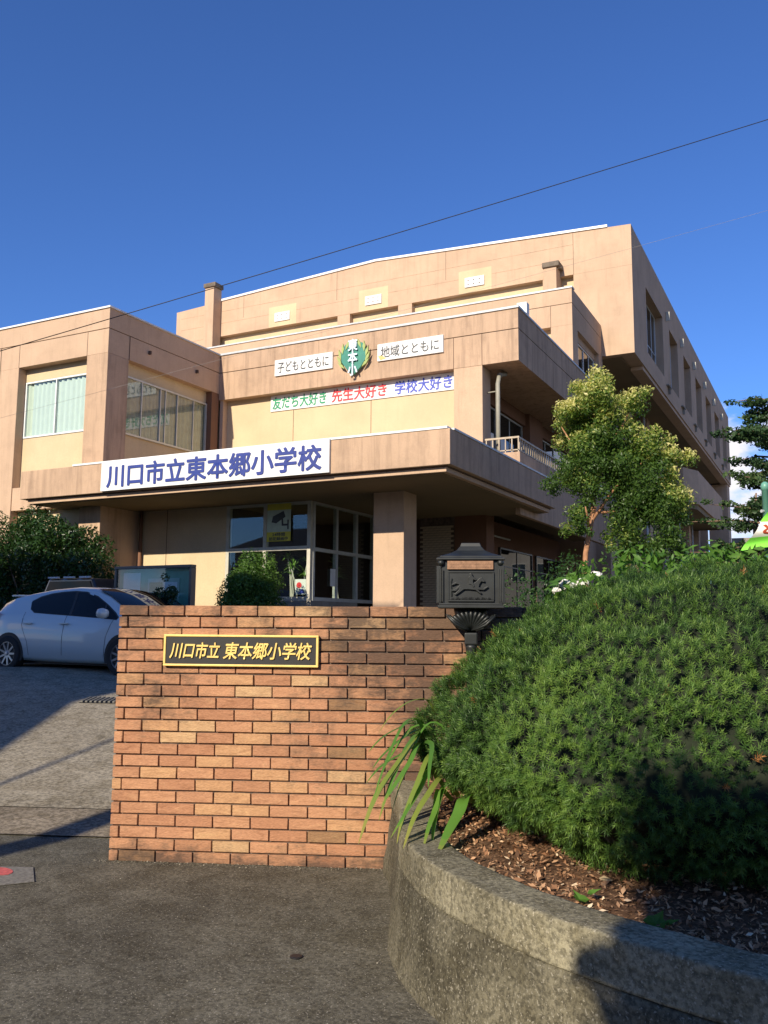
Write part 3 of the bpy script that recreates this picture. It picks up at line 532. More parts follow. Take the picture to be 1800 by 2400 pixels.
# posters and plants of the lobby
ps = thing('camera_poster', 'yellow and pale security camera warning poster on the upper lobby glass', 'poster', (-12.44, 18.50, 2.05))
MB().box(-12.80, -12.08, 18.495, 18.503, 2.06, 2.30).build('lower_band', 'poster_yellow', ps); MB().box(-12.80, -12.08, 18.4955, 18.503, 2.30, 2.86).build('picture_field', 'poster_pale', ps); MB().box(-12.80, -12.08, 18.495, 18.5035, 2.86, 3.02).build('upper_band', 'poster_yellow', ps)
MB().prism([(-12.66, 18.49, 2.55), (-12.62, 18.49, 2.70), (-12.30, 18.49, 2.83), (-12.24, 18.49, 2.68), (-12.52, 18.49, 2.52)], (0, 0, 0), (0, .004, 0)).prism([(-12.36, 18.489, 2.66), (-12.32, 18.489, 2.68), (-12.30, 18.489, 2.50), (-12.18, 18.489, 2.50), (-12.18, 18.489, 2.60), (-12.14, 18.489, 2.60), (-12.14, 18.489, 2.36), (-12.18, 18.489, 2.36), (-12.18, 18.489, 2.45), (-12.35, 18.489, 2.45)], (0, 0, 0), (0, .004, 0)).build('camera_symbol', 'black_ink', ps)
lettering('24時間', ps, 'black_ink', (-12.63, 18.494, 2.19), (1, 0, 0), (0, 0, 1), .38, .09, .003, .02); lettering('防犯録画中', ps, 'black_ink', (-12.72, 18.494, 2.08), (1, 0, 0), (0, 0, 1), .56, .09, .003, .02)
pr = thing('red_dot_poster', 'white poster with a red disc and blue figures low behind the lobby glass', 'poster', (-11.85, 18.66, .76))
MB().box(-12.02, -11.70, 18.66, 18.668, .72, 1.10).build('sheet', 'cardboard', pr); MB().lathe((-11.90, 18.652, .95), [(.075, 0), (.075, .006)], 14, Vector((0, 1, 0))).build('disc', 'red_ink', pr)
MB().prism([(-11.93, 18.655, .74), (-11.82, 18.655, .86), (-11.72, 18.655, .74)], (0, 0, 0), (0, .004, 0)).build('figure', 'blue2_ink', pr)
nt2 = thing('door_notice', 'small white notice taped to the lobby side glass near the doors', 'notice', (-11.45, 19.7, .9)); MB().box(-11.470, -11.462, 19.45, 19.72, .95, 1.4).build('sheet', 'cardboard', nt2)
def dracaena(x, y, zs, h, lab, seed):
    r = random.Random(seed); t = thing('dracaena_plant', lab, 'potted plant', (x, y, .02), 'dracaena plants behind the lobby glass')
    MB().lathe((x, y, .02), [(.13, 0), (.17, .3), (.15, .3)], 14).build('pot', 'brown_paint', t)
    tips = []
    for k in range(3):
        dx, dy = r.uniform(-.16, .16), r.uniform(-.1, .1); hh = h*(1-.15*k); pts = [(x, y, .3), (x+dx*.6+.04, y+dy*.5, .3+hh*.4), (x+dx*.7, y+dy, .3+hh*.75), (x+dx*1.3, y+dy, .3+hh)]
        MB().tube(pts, [.022, .02, .018, .015], 6).build('stem', 'pipe', t); tips.append(pts[-1])
    m = MB()
    for tx, ty, tz in tips:
        for q in range(22):
            a = r.uniform(0, 6.28); e = r.uniform(.1, 1.3); l = r.uniform(.25, .38); d = Vector((math.cos(a)*math.cos(e), math.sin(a)*math.cos(e), math.sin(e))); sd_ = d.cross(Vector((0, 0, 1))).normalized()*.016
            p0 = Vector((tx, ty, tz)); p1 = p0+d*l*.55; p2 = p0+d*l+Vector((0, 0, -.10))
            m.add([p0-sd_*.5, p0+sd_*.5, p1+sd_, p2, p1-sd_], [(0, 1, 2, 4), (4, 2, 3)])
    m.build('foliage', 'dracaena_leaf', t, fix=False)['kind'] = 'stuff'
M['dracaena_leaf'] = plain('dracaena_leaf', (.16, .30, .05), .4)
dracaena(-12.33, 18.95, 0, 1.35, 'tall dracaena with a bent bare stem left of the red disc poster', 1); dracaena(-12.02, 18.85, 0, 1.25, 'bushy dracaena with pale stems right behind the red disc poster', 2); dracaena(-11.75, 20.3, 0, 1.3, 'single dracaena further inside, seen through the lobby side glass', 3)
# ------------------------------------------------------------------ brick gate wall
BW = thing('brick_wall', 'free standing gate wall of orange red bricks in running bond with dark joints', 'wall', wl(1.5, .12, -1.57))
ROWS, RP, CP = 22, .077, .2535; WT = 3.05; TH = .24
dvec = Vector((GD[0], GD[1], 0)); nvec = Vector((GN[0], GN[1], 0)); wrot = math.atan2(GD[1], GD[0])
MB().prism([wl(.008, .012, -1.57), wl(WT-.008, .012, -1.57), wl(WT-.008, TH-.012, -1.57), wl(.008, TH-.012, -1.57)], (0, 0, 0), (0, 0, ROWS*RP-.014)).build('core', 'mortar', BW)
def brick_mesh(l, d, seed):
    r = random.Random(seed); bm = bmesh.new(); bmesh.ops.create_cube(bm, size=1)
    for v in bm.verts: v.co = Vector((v.co.x*l, v.co.y*d, v.co.z*.0665))
    bmesh.ops.bevel(bm, geom=bm.edges[:], offset=.0028, segments=1, affect='EDGES')
    for v in bm.verts: v.co += Vector((r.uniform(-.0012, .0012), r.uniform(-.0016, .0016), r.uniform(-.001, .001)))
    me = bpy.data.meshes.new('brick'); bm.to_mesh(me); bm.free(); me.materials.append(M['brick']); return me
bcache = {}
def get_brick(l, d):
    k = (round(l, 3), d, random.randrange(6))
    if k not in bcache: bcache[k] = brick_mesh(l, d, hash(k) & 0xffff)
    return bcache[k]
inv = root_loc(BW)
for row in range(ROWS):
    ed = .062 if row % 2 == 0 else .1888
    xs = [0, ed]
    while xs[-1] + CP < WT-.03: xs.append(xs[-1]+CP)
    if WT-xs[-1] > .03: xs.append(WT)
    if row == ROWS-1: xs = [0, .205]+[.205+CP*k for k in range(1, 11)]+[2.94, WT]
    for i in range(len(xs)-1):
        a, b = xs[i]+(.0045 if i else 0), xs[i+1]-(.0045 if i < len(xs)-2 else 0)
        full = i == 0 or row == ROWS-1; d = TH+.008 if full else .05
        o = bpy.data.objects.new('brick', get_brick(b-a, d)); COL.objects.link(o); o.parent = BW
        off = random.uniform(-.0025, .0025); o.location = wl((a+b)/2, (TH/2 if full else .025)-.004+off-.003, -1.57+row*RP+.0345+random.uniform(-.0008, .0008))-inv
        o.rotation_euler = (random.uniform(-.004, .004), random.uniform(-.003, .003), wrot+random.uniform(-.004, .004))
# back face of the wall
bk = MB()
for row in range(ROWS-1):
    x = .2 if row % 2 else .3
    while x+.24 < WT: bk.prism([wl(x, TH-.02, 0), wl(x+.2445, TH-.02, 0), wl(x+.2445, TH+.006, 0), wl(x, TH+.006, 0)], (0, 0, -1.57+row*RP+.001), (0, 0, -1.57+row*RP+.068)); x += CP
bk.build('back_bricks', 'brick', BW)['kind'] = 'stuff'
# grit and crumbs gathered along the foot of the wall and the planter
gp = []
for _ in range(2600):
    if random.random() < .6: t_ = random.uniform(-.1, 2.0); p_ = wl(t_, -abs(random.gauss(0, .035))-.004, 0); gp.append((p_.x, p_.y, -1.566+.003*random.random()))
    else: gp.append((random.uniform(-5.2, -1.6), random.uniform(2.6, 5.0), -1.567))
gp = [p_ for p_ in gp if (p_[0]-GA[0])*GN[0]+(p_[1]-GA[1])*GN[1] < 0]; gp = np.array(gp)
M['grit'] = leafmat('pale_grit', [(0, (.10, .09, .06)), (.6, (.28, .25, .18)), (1, (.50, .46, .36))], .05, .9)
leaves('pavement_grit', gp, np.tile([0, 0, 1.], (len(gp), 1)), .004+.007*rng.random(len(gp))**3, 'grit', None, rng.random(len(gp)), .8, .2, .2, kind='stuff')
# name plate
NP = thing('school_name_plate', 'black name plate with gold frame and gold brush characters on the brick wall', 'name plate', wl(.86, -.01, -.18))
def wbox(m, t0, t1, s0, s1, z0, z1): return m.prism([wl(t0, s0, z0), wl(t1, s0, z0), wl(t1, s1, z0), wl(t0, s1, z0)], (0, 0, 0), (0, 0, z1-z0))
wbox(MB(), .345, 1.375, -.035, -.008, -.278, -.092).build('board', 'black_board', NP)
fr = MB(); wbox(fr, .33, 1.39, -.042, -.008, -.094, -.080); wbox(fr, .33, 1.39, -.042, -.008, -.290, -.276); wbox(fr, .33, .346, -.042, -.008, -.276, -.094); wbox(fr, 1.374, 1.39, -.042, -.008, -.276, -.094); fr.build('frame', 'gold', NP, .003)
lettering('川口市立', NP, 'gold', wl(.375, -.036, -.237), dvec, (0, 0, 1), .345, .104, .006, .020, .22)
lettering('東本郷小学校', NP, 'gold', wl(.745, -.036, -.240), dvec, (0, 0, 1), .60, .110, .006, .016, .22)
# ------------------------------------------------------------------ mailbox on its post
MBX = thing('mailbox', 'dark cast iron mailbox with horse rider relief and bronze plate on a fluted post', 'mailbox', tuple(lf(.553, 5.56, -1.04)))
ax_ = math.atan2(RT.y, RT.x); MM = Matrix.Translation(lf(.553, 5.56, 0)) @ Matrix.Rotation(ax_-.10, 4, 'Z')      # local: x right, -y towards the street
def mb_(m): return m.xf(MM)
hw = .192
mb_(MB().box(-hw+.012, hw-.012, -.118, .118, .125, .40)).build('box_body', 'iron', MBX, .004)
mb_(MB().box(-hw-.012, hw+.012, -.145, .14, .100, .118).box(-hw-.004, hw+.004, -.137, .13, .118, .130)).build('base_tray', 'iron', MBX, .004)
rf = MB(); rp = [(.212, .398), (.212, .410), (.196, .414), (.190, .424), (.135, .440), (.090, .462), (.066, .490), (.058, .512), (.0, .514)]; vs = []; fs = []
for w_, z_ in rp:
    d_ = w_*.70; vs += [(-w_, -d_, z_), (w_, -d_, z_), (w_, d_, z_), (-w_, d_, z_)]
for i in range(len(rp)-1): fs += [(i*4+k, i*4+(k+1) % 4, (i+1)*4+(k+1) % 4, (i+1)*4+k) for k in range(4)]
fs.append((3, 2, 1, 0)); mb_(rf.add(vs, fs)).build('roof', 'iron', MBX, .003)
for sx_ in (-1, 1):
    c = MB().box(sx_*hw-.020, sx_*hw+.004*sx_+.012, -.132, -.10, .130, .36)
    mb_(c).build('corner_column', 'iron', MBX, .003)
    f_ = MB()
    for q in (-.010, 0, .010): f_.tube([(sx_*(hw-.008)+q, -.134, .14), (sx_*(hw-.008)+q, -.134, .34)], .0032, 6)
    mb_(f_).build('fluting', 'iron', MBX)
    mb_(MB().lathe((sx_*(hw-.008), -.128, .362), [(.010, 0), (.020, .010), (.022, .022), (.015, .034)], 10)).build('capital', 'iron', MBX, smooth=True)
pt = mb_(MB().box(-.145, .140, -.134, -.10, .338, .396)).build('name_plate', 'bronze', MBX, .003)
pm = MB()
for r_ in range(2):
    for c_ in range(17): pm.box(-.128+c_*.0152, -.118+c_*.0152, -.1365, -.133, .352+r_*.019, .363+r_*.019)
mb_(pm).build('raised_pattern', 'bronze', MBX)
dr = MB(); dr.box(-.140, .140, -.125, -.112, .148, .322); mb_(dr).build('door', 'iron', MBX)
fr = MB(); fr.box(-.142, .142, -.131, -.124, .318, .328).box(-.142, .142, -.131, -.124, .140, .150).box(-.144, -.134, -.1305, -.124, .150, .318).box(.134, .144, -.1305, -.124, .150, .318); mb_(fr).build('door_frame', 'iron', MBX, .002)
def relief(poly, y0, y1): return mb_(MB().prism([(x, y1, z) for x, z in poly], (0, 0, 0), (0, y0-y1, 0)))
hz = .236
horse = [(-.105, hz+.008), (-.080, hz+.020), (-.058, hz+.018), (-.045, hz+.012), (-.020, hz+.010), (.010, hz+.012), (.030, hz+.022), (.048, hz+.040), (.060, hz+.046), (.064, hz+.040), (.078, hz+.026), (.074, hz+.018), (.058, hz+.022), (.048, hz+.008), (.044, hz-.008), (.070, hz-.014), (.092, hz-.002), (.096, hz-.008), (.072, hz-.024), (.040, hz-.022), (.060, hz-.040), (.052, hz-.044), (.026, hz-.024), (-.010, hz-.020), (-.038, hz-.020), (-.060, hz-.036), (-.085, hz-.052), (-.092, hz-.046), (-.068, hz-.024), (-.062, hz-.012), (-.082, hz-.030), (-.104, hz-.030), (-.102, hz-.022), (-.080, hz-.014), (-.062, hz+.004), (-.078, hz+.010), (-.105, hz+.000)]
relief([(x*1.12, hz+(z-hz)*1.15+.002) for x, z in horse], -.124, -.143).build('horse_relief', 'iron', MBX, .002)
rider = [(-.012, hz+.008), (-.008, hz+.030), (-.014, hz+.044), (-.006, hz+.056), (-.008, hz+.064), (0, hz+.072), (.008, hz+.066), (.008, hz+.056), (.018, hz+.046), (.034, hz+.034), (.030, hz+.028), (.014, hz+.034), (.012, hz+.020), (.022, hz-.004), (.014, hz-.010), (.002, hz+.006)]
relief([(x*1.12, hz+(z-hz)*1.1+.002) for x, z in rider], -.124, -.148).build('rider_relief', 'iron', MBX, .002)
rk = MB(); r = random.Random(4)
for k in range(26):
    x = -.122+k*.0098; z = .158+.012*r.random(); rk.prism([(x-.012, -.131, .152), (x-.004, -.131, z+.016*r.random()), (x+.010, -.131, z), (x+.014, -.131, .152)], (0, 0, 0), (0, .008, 0))
for k in range(7): rk.tube([(-.118, -.127, .17+k*.016), (-.122+.01*r.random(), -.129, .186+k*.016)], .004, 5)
mb_(rk).build('landscape_relief', 'iron', MBX)
# fluted shell bracket, knuckle and post
sh = MB()
for k in range(13):
    a = math.pi*(k-6)/6*.44; tx, tz = math.sin(a), math.cos(a)
    p = [(0, -.035, -.035), (tx*.045, -.060, -.030+tz*.035), (tx*.095, -.085, -.012+tz*.058), (tx*.135, -.098, .006+tz*.074)]
    if abs(tx) > .8: p[-1] = (tx*.150, -.085, .055)
    sh.tube(p, [.006, .0085, .011, .010], 6)
mb_(sh).build('shell_bracket', 'iron', MBX, smooth=True)
mb_(MB().lathe((0, .015, 0), [(.026, -.05), (.045, -.03), (.078, .01), (.10, .05), (.11, .10)], 20)).build('bracket_bowl', 'iron', MBX, smooth=True)
for sx_ in (-1, 1): mb_(MB().tube([(sx_*.03, -.05, -.038), (sx_*.075, -.07, -.022), (sx_*.12, -.08, .018), (sx_*.146, -.08, .060), (sx_*.158, -.078, .058)], [.006, .007, .007, .006, .004], 6)).build('scroll', 'iron', MBX, smooth=True)
mb_(MB().box(-.042, .042, -.042, .042, -.128, -.05)).build('post_block', 'iron', MBX, .010)
mb_(MB().lathe((0, 0, 0), [(.032, -1.04), (.032, -.30), (.026, -.22), (.036, -.145), (.040, -.128)], 16)).build('post', 'iron', MBX, smooth=True)
# ------------------------------------------------------------------ planter wall
PL = thing('planter_wall', 'low curved planter wall of rough aged concrete with a smoother coping', 'planter', (-1.3, 3.5, -1.57))
def smooth_curve(pts, n=8):
    out_ = []
    for i in range(len(pts)-1):
        p0, p1, p2, p3 = pts[max(i-1, 0)], pts[i], pts[i+1], pts[min(i+2, len(pts)-1)]
        for k in range(n):
            t = k/n; out_.append(tuple(.5*((2*p1[j])+(-p0[j]+p2[j])*t+(2*p0[j]-5*p1[j]+4*p2[j]-p3[j])*t*t+(-p0[j]+3*p1[j]-3*p2[j]+p3[j])*t**3) for j in (0, 1)))
    out_.append(pts[-1]); return out_
outer = smooth_curve([(-2.62, 5.26), (-2.40, 4.92), (-2.22, 4.58), (-2.09, 4.29), (-1.95, 4.02), (-1.80, 3.80), (-1.60, 3.58), (-1.22, 3.29), (-.80, 3.08), (-.24, 2.90), (.5, 2.74), (1.6, 2.62), (3.2, 2.62)])
oc = [Vector((x, y, 0)) for x, y in outer]; nrm = []
for i in range(len(oc)):
    d = (oc[min(i+1, len(oc)-1)]-oc[max(i-1, 0)]).normalized(); nrm.append(Vector((-d.y, d.x, 0)))       # points inwards
nrm = [n if n.dot(Vector((.6, 5.2, 0))-c) > 0 else -n for n, c in zip(nrm, oc)]
ZT = -1.57+.56; r = random.Random(9)
def wob(i, z, a): p = oc[i]; return a*(noise.noise(Vector((p.x*5, p.y*5, z*7)))+.5*noise.noise(Vector((p.x*17, p.y*17, z*15))))
def sweep(name, prof, mat, amp):
    m = MB(); n = len(prof)
    for i in range(len(oc)):
        for off, z in prof:
            p = oc[i]+nrm[i]*(off+wob(i, z, amp)); m.v.append((p.x, p.y, z+wob(i, z+9, amp*.5)))
    for i in range(len(oc)-1):
        for k in range(n-1): m.f.append((i*n+k, (i+1)*n+k, (i+1)*n+k+1, i*n+k+1)); m.m.append(0)
    return m.build(name, mat, PL, smooth=True)
sweep('coping', [(.012, ZT-.165), (-.002, ZT-.160), (0, ZT-.15), (0, ZT-.08), (0, ZT-.015), (.001, ZT-.008), (.005, ZT-.002), (.012, ZT), (.03, ZT), (.10, ZT), (.17, ZT), (.19, ZT-.001), (.197, ZT-.006), (.20, ZT-.015), (.20, ZT-.2)], 'planter_cap', .006)
sweep('wall_face', [(-.055, -1.58), (-.045, -1.5), (-.03, -1.42), (-.015, -1.30), (-.004, -1.22), (.002, ZT-.168), (.012, ZT-.166), (.05, ZT-.16)], 'planter_wall', .012)
# soil bed with bark mulch
inner = [(oc[i]+nrm[i]*.19) for i in range(len(oc))]
poly = [(p.x, p.y) for p in inner]+[(4.2, 3.0), (4.2, 7.6), (-1.4, 7.2)]
m = MB(); bm = bmesh.new(); vv = [bm.verts.new((x, y, 0)) for x, y in poly]; bm.faces.new(vv); bmesh.ops.triangulate(bm, faces=bm.faces)
for _ in range(5):
    lng = [e for e in bm.edges if e.calc_length() > .14]
    if not lng: break
    bmesh.ops.subdivide_edges(bm, edges=lng, cuts=1); bmesh.ops.triangulate(bm, faces=bm.faces)
def soilz(x, y): return ZT-.055+.05*min(1, max(0, (y-3.3-.1*abs(x)))/1.2)+.018*noise.noise(Vector((x*4, y*4, 0)))+.010*noise.noise(Vector((x*13, y*13, 3)))
for v in bm.verts: v.co.z = soilz(v.co.x, v.co.y)
me = bpy.data.meshes.new('soil_bed'); bm.to_mesh(me); bm.free(); me.materials.append(M['soil']); me.polygons.foreach_set('use_smooth', [True]*len(me.polygons)); so_ = bpy.data.objects.new('soil_bed', me); COL.objects.link(so_); so_['kind'] = 'structure'
def inpoly(x, y, P):
    c = False; j = len(P)-1
    for i in range(len(P)):
        if (P[i][1] > y) != (P[j][1] > y) and x < (P[j][0]-P[i][0])*(y-P[i][1])/(P[j][1]-P[i][1])+P[i][0]: c = not c
        j = i
    return c
pts = []
while len(pts) < 17000:
    x, y = random.uniform(-2.3, 1.6), random.uniform(2.85, 5.2)
    if inpoly(x, y, poly): pts.append((x, y, soilz(x, y)+.004+.010*random.random()))
P = np.array(pts); n = len(P); Nn = unit(np.array([0, 0, 1.])+rng.normal(0, .45, (n, 3))); tt = rng.random(n)
leaves('bark_mulch', P, Nn, .020+.022*rng.random(n)**3, 'chips', None, tt, .42, .1, .1, kind='stuff')
r = random.Random(12)
for k in range(8):
    x, y = r.uniform(-1.6, .7), r.uniform(3.2, 4.1)
    if not inpoly(x, y, poly): continue
    a = r.uniform(0, 3.1); z = soilz(x, y)+.012; w_ = r.uniform(.018, .038)
    ring = [Vector((x+w_*math.cos(a+2*math.pi*q/7)*(1 if q % 2 else .75), y+w_*.7*math.sin(a+2*math.pi*q/7), z+r.uniform(-.004, .010))) for q in range(7)]
    o = MB().prism(ring, (0, 0, 0), (0, 0, .005)).build('fallen_leaf', plain('fallen_leaf', (.50, .38, .22), .8) if 'fl' not in M else M['fl'])
    M.setdefault('fl', o.data.materials[0]); tag(o, 'pale dry leaf lying on the bark mulch of the planter bed', 'leaf', 'dry leaves lying on the mulch')
# ------------------------------------------------------------------ clipped yew mound
YW = thing('yew_shrub', 'large clipped dark green yew mound with fine needles filling the planter', 'shrub', tuple(lf(1.75, 4.95, ZT)))
YC = (1.84, 4.93, -.66); YR = (1.60, 1.13, .94)
def yew_pt(a, e):
    """surface of the mound for azimuth a and elevation e in (lateral, forward, z)"""
    d = Vector((math.cos(e)*math.cos(a), math.cos(e)*math.sin(a), math.sin(e)))
    rz = YR[2] if d.z > 0 else .30
    k = 1+.035*noise.noise(d*3.1)+.055*noise.noise(d*7.3+Vector((5, 2, 1)))+.018*noise.noise(d*17)
    px_ = YC[0]+YR[0]*d.x*k; w_ = min(1, max(0, (px_-.35)/.8))*max(0, -d.y)
    if d.z < 0: rz += .17*min(1, max(0, (px_-.5)/.8))
    k += .42*w_*(1-.75*max(0, d.z))
    if d.x < 0 and d.z > 0: k -= .135*-d.x*d.z
    return Vector((YC[0]+YR[0]*d.x*k, YC[1]+YR[1]*d.y*k, YC[2]+rz*d.z*k)), Vector((d.x/YR[0], d.y/YR[1], d.z/rz)).normalized()
sp = []; sn = []
Vc = lf(0, 0, 0)
while len(sp) < 31000:
    a = random.uniform(0, 2*math.pi); e = math.asin(random.uniform(-.95, 1)); 
    p, nn = yew_pt(a, e)
    facing = -(nn.y)*.8-nn.z*.0+.35
    if nn.y > .25 and nn.z < .5 and random.random() < .75: continue
    if p.x > 3.0 and random.random() < .7: continue
    dens = .5+.5*noise.noise(Vector(p)*2.6+Vector((3, 3, 3)))
    if random.random() > .58+.75*dens: continue
    sp.append(p+nn*(.035*(random.random()-.6))+nn*.07*noise.noise(Vector(p)*8)); sn.append(nn)
SP = np.array([lf(*p) for p in sp]); SN = np.array([lf(n.x, n.y, n.z) for n in sn]); ns = len(SP)
stub = unit(SN*.9+np.array([0, 0, .45])+rng.normal(0, .30, (ns, 3))); K = 19
a1 = unit(np.cross(stub, rng.normal(0, 1, (ns, 3)))); a2 = np.cross(stub, a1); L_ = .042
hh = np.tile(np.linspace(.05, 1.0, K), (ns, 1)); ang = np.tile(np.arange(K)*2.4, (ns, 1))+rng.random((ns, 1))*6.28; tilt = .35+.5*rng.random((ns, K)); tilt[:, -4:] *= 2.2; nl = (.0195+.011*rng.random((ns, K)))*(.65+.65*rng.random((ns, 1)))
rad = a1[:, None, :]*np.cos(ang)[..., None]+a2[:, None, :]*np.sin(ang)[..., None]
dirn = rad+stub[:, None, :]*tilt[..., None]; dirn /= np.linalg.norm(dirn, axis=2, keepdims=True)
p0 = SP[:, None, :]+stub[:, None, :]*(hh*L_)[..., None]; sd = np.cross(dirn, stub[:, None, :]); sd /= np.maximum(np.linalg.norm(sd, axis=2, keepdims=True), 1e-6); wdt = .0021
A = p0+dirn*(nl*.12)[..., None]+sd*wdt; B = p0+dirn*nl[..., None]; C = p0+dirn*(nl*.12)[..., None]-sd*wdt
Vv = np.stack([A, B, C], 2).reshape(-1, 3); F = np.arange(ns*K)[:, None]*3+np.array([0, 1, 2])
ti = np.clip(.38+.20*rng.normal(size=ns)+.42*np.array([noise.noise(Vector(p)*2.2) for p in SP]), 0, .93); ti = np.repeat(ti, K)+np.tile(np.linspace(-.10, .14, K), ns); ti = np.clip(ti, 0, .97)
brown = np.repeat(rng.random(ns) < .0025, K); ti[brown] = 1
npmesh('foliage', Vv, F, 'yew', YW, ti, kind='stuff')
# closed shell inside the mound, its near-black colour painting the shade between sprigs
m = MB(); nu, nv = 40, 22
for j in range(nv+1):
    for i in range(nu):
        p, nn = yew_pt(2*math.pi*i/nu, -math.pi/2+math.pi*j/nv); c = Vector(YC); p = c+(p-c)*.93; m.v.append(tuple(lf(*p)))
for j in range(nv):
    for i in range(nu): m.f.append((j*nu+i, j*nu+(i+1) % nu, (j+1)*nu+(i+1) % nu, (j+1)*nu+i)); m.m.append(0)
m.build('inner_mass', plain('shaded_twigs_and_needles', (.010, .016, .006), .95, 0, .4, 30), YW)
r = random.Random(3)
for k in range(46):
    a = r.uniform(math.pi*1.02, math.pi*1.98); rr = r.uniform(.75, 1.02); b0 = Vector((YC[0]+r.uniform(-1.0, .7), YC[1]-r.uniform(.0, .7), ZT-.05)); e0 = Vector((YC[0]+YR[0]*rr*.9*math.cos(a), YC[1]+YR[1]*rr*.92*math.sin(a), -.98+r.uniform(0, .14)))
    md = (b0+e0)/2+Vector((r.uniform(-.1, .1), r.uniform(-.1, .05), r.uniform(-.02, .08))); w_ = r.uniform(.004, .012)
    J = lambda: Vector((r.uniform(-.05, .05), r.uniform(-.03, .03), r.uniform(-.02, .05))); MB().tube([lf(*b0), lf(*(b0*.7+md*.3+J())), lf(*md), lf(*(md*.6+e0*.4+J())), lf(*(md*.25+e0*.75+J())), lf(*e0)], [w_, w_*.9, w_*.8, w_*.6, w_*.45, w_*.25], 5).build('branch', 'twig', YW)
# strap leaved lily in the corner of the planter
LY = thing('lily_plant', 'clump of long arching green strap leaves hanging over the planter by the brick wall', 'plant', tuple(lf(.30, 4.75, ZT)))
BL = [([(.28, 4.9, -.75), (.2, 4.75, -.587), (.084, 4.55, -.7), (-.032, 4.4, -.839), (-.11, 4.3, -1.031)], .030), ([(.28, 4.9, -.8), (.189, 4.75, -.653), (.074, 4.6, -.676), (-.013, 4.5, -.714), (-.078, 4.4, -.771)], .016),
 ([(.3, 4.95, -.7), (.202, 4.8, -.515), (.096, 4.65, -.532), (-.003, 4.5, -.568), (-.072, 4.45, -.634)], .013), ([(.3, 4.9, -.8), (.209, 4.7, -.614), (.136, 4.5, -.692), (.05, 4.35, -.789), (-.005, 4.3, -.859)], .022),
 ([(.32, 4.8, -.85), (.248, 4.6, -.728), (.188, 4.45, -.806), (.121, 4.3, -.878), (.04, 4.2, -.981)], .022), ([(.4, 4.75, -.9), (.314, 4.6, -.77), (.217, 4.4, -.837), (.151, 4.3, -.917), (.099, 4.2, -1.028)], .026),
 ([(.47, 4.6, -.9), (.403, 4.4, -.84), (.364, 4.3, -.895), (.306, 4.2, -.96), (.25, 4.1, -1.03)], .045), ([(.36, 4.65, -.9), (.285, 4.5, -.815), (.258, 4.4, -.897), (.222, 4.3, -.955), (.19, 4.2, -1.03)], .022),
 ([(.35, 4.9, -.7), (.26, 4.8, -.43), (.16, 4.7, -.40), (.05, 4.6, -.46), (-.02, 4.55, -.55)], .010), ([(.34, 4.85, -.75), (.25, 4.62, -.66), (.17, 4.42, -.78), (.10, 4.3, -.92), (.07, 4.26, -1.02)], .020), ([(.3, 4.95, -.7), (.22, 4.8, -.56), (.10, 4.7, -.60), (-.0, 4.6, -.67), (-.05, 4.5, -.72)], .014),
 ([(.38, 4.8, -.9), (.33, 4.62, -.80), (.28, 4.45, -.86), (.25, 4.35, -.95), (.235, 4.28, -1.04)], .020)]
r = random.Random(8)
for k in range(9):
    x0, y0 = r.uniform(.26, .42), r.uniform(4.72, 4.95); ex, ey, ez = r.uniform(-.05, .22), r.uniform(4.25, 4.6), r.uniform(-1.0, -.62); zt = r.uniform(-.68, -.48)
    BL.append(([(x0, y0, -.85), (x0-.07, y0-.1, zt-.03), ((x0+ex)/2, (y0+ey)/2, zt), (ex*.8+x0*.2, ey*.8+y0*.2, (zt+ez)/2), (ex, ey, ez)], r.uniform(.010, .022)))
for pts_, w_ in BL:
    q = smooth_curve([(p[0], p[1]) for p in pts_], 4); qz = smooth_curve([(p[2], 0) for p in pts_], 4); n = len(q); m = MB()
    for i in range(n):
        t = i/(n-1); ww = w_*(.45+1.1*math.sin(math.pi*min(t*1.0+.08, 1))**.7)*(1 if t < .97 else .15); c = lf(q[i][0], q[i][1], qz[i][0]); j = min(i+1, n-1); k_ = max(i-1, 0)
        d = lf(q[j][0], q[j][1], qz[j][0])-lf(q[k_][0], q[k_][1], qz[k_][0]); s_ = d.cross(Vector((-.2, -.5, .8))).normalized()*ww*.5; f_ = Vector((0, 0, 1))*ww*.18
        m.v += [tuple(c-s_+f_), tuple(c), tuple(c+s_+f_)]
    for i in range(n-1):
        for k_ in range(2): m.f.append((i*3+k_, i*3+k_+1, i*3+k_+4, i*3+k_+3)); m.m.append(0)
    o = m.build('leaf', 'blade', LY, smooth=True, fix=False); a = o.data.attributes.new('tint', 'FLOAT', 'FACE'); tv = random.uniform(.15, .9); a.data.foreach_set('value', [min(1, tv+.5*(max(0, i//2-(n-5))/4)) for i in range(len(o.data.polygons))])
def small_leaf_plant(name, lab, x, y, spots):
    t = thing(name, lab, 'plant', (x, y, soilz(x, y)))
    for dx, dy, dz, s_, az, ti_ in spots:
        c = Vector((x+dx, y+dy, soilz(x, y)+dz)); u = Vector((math.cos(az), math.sin(az), .35)); w_ = Vector((-math.sin(az), math.cos(az), .1))
        ring = [c-u*s_*.5, c-u*s_*.3+w_*s_*.45, c+u*s_*.05+w_*s_*.38, c+u*s_*.15+w_*s_*.2, c+u*s_*.6, c+u*s_*.15-w_*s_*.2, c+u*s_*.05-w_*s_*.38, c-u*s_*.3-w_*s_*.45]
        o = MB().add([c+Vector((0, 0, -.01*s_/.06))]+ring, [(0, k+1, (k+1) % 8+1) for k in range(8)]).build('leaf', 'leaf_bright', t, fix=False); a = o.data.attributes.new('tint', 'FLOAT', 'FACE'); a.data.foreach_set('value', [ti_]*len(o.data.polygons))
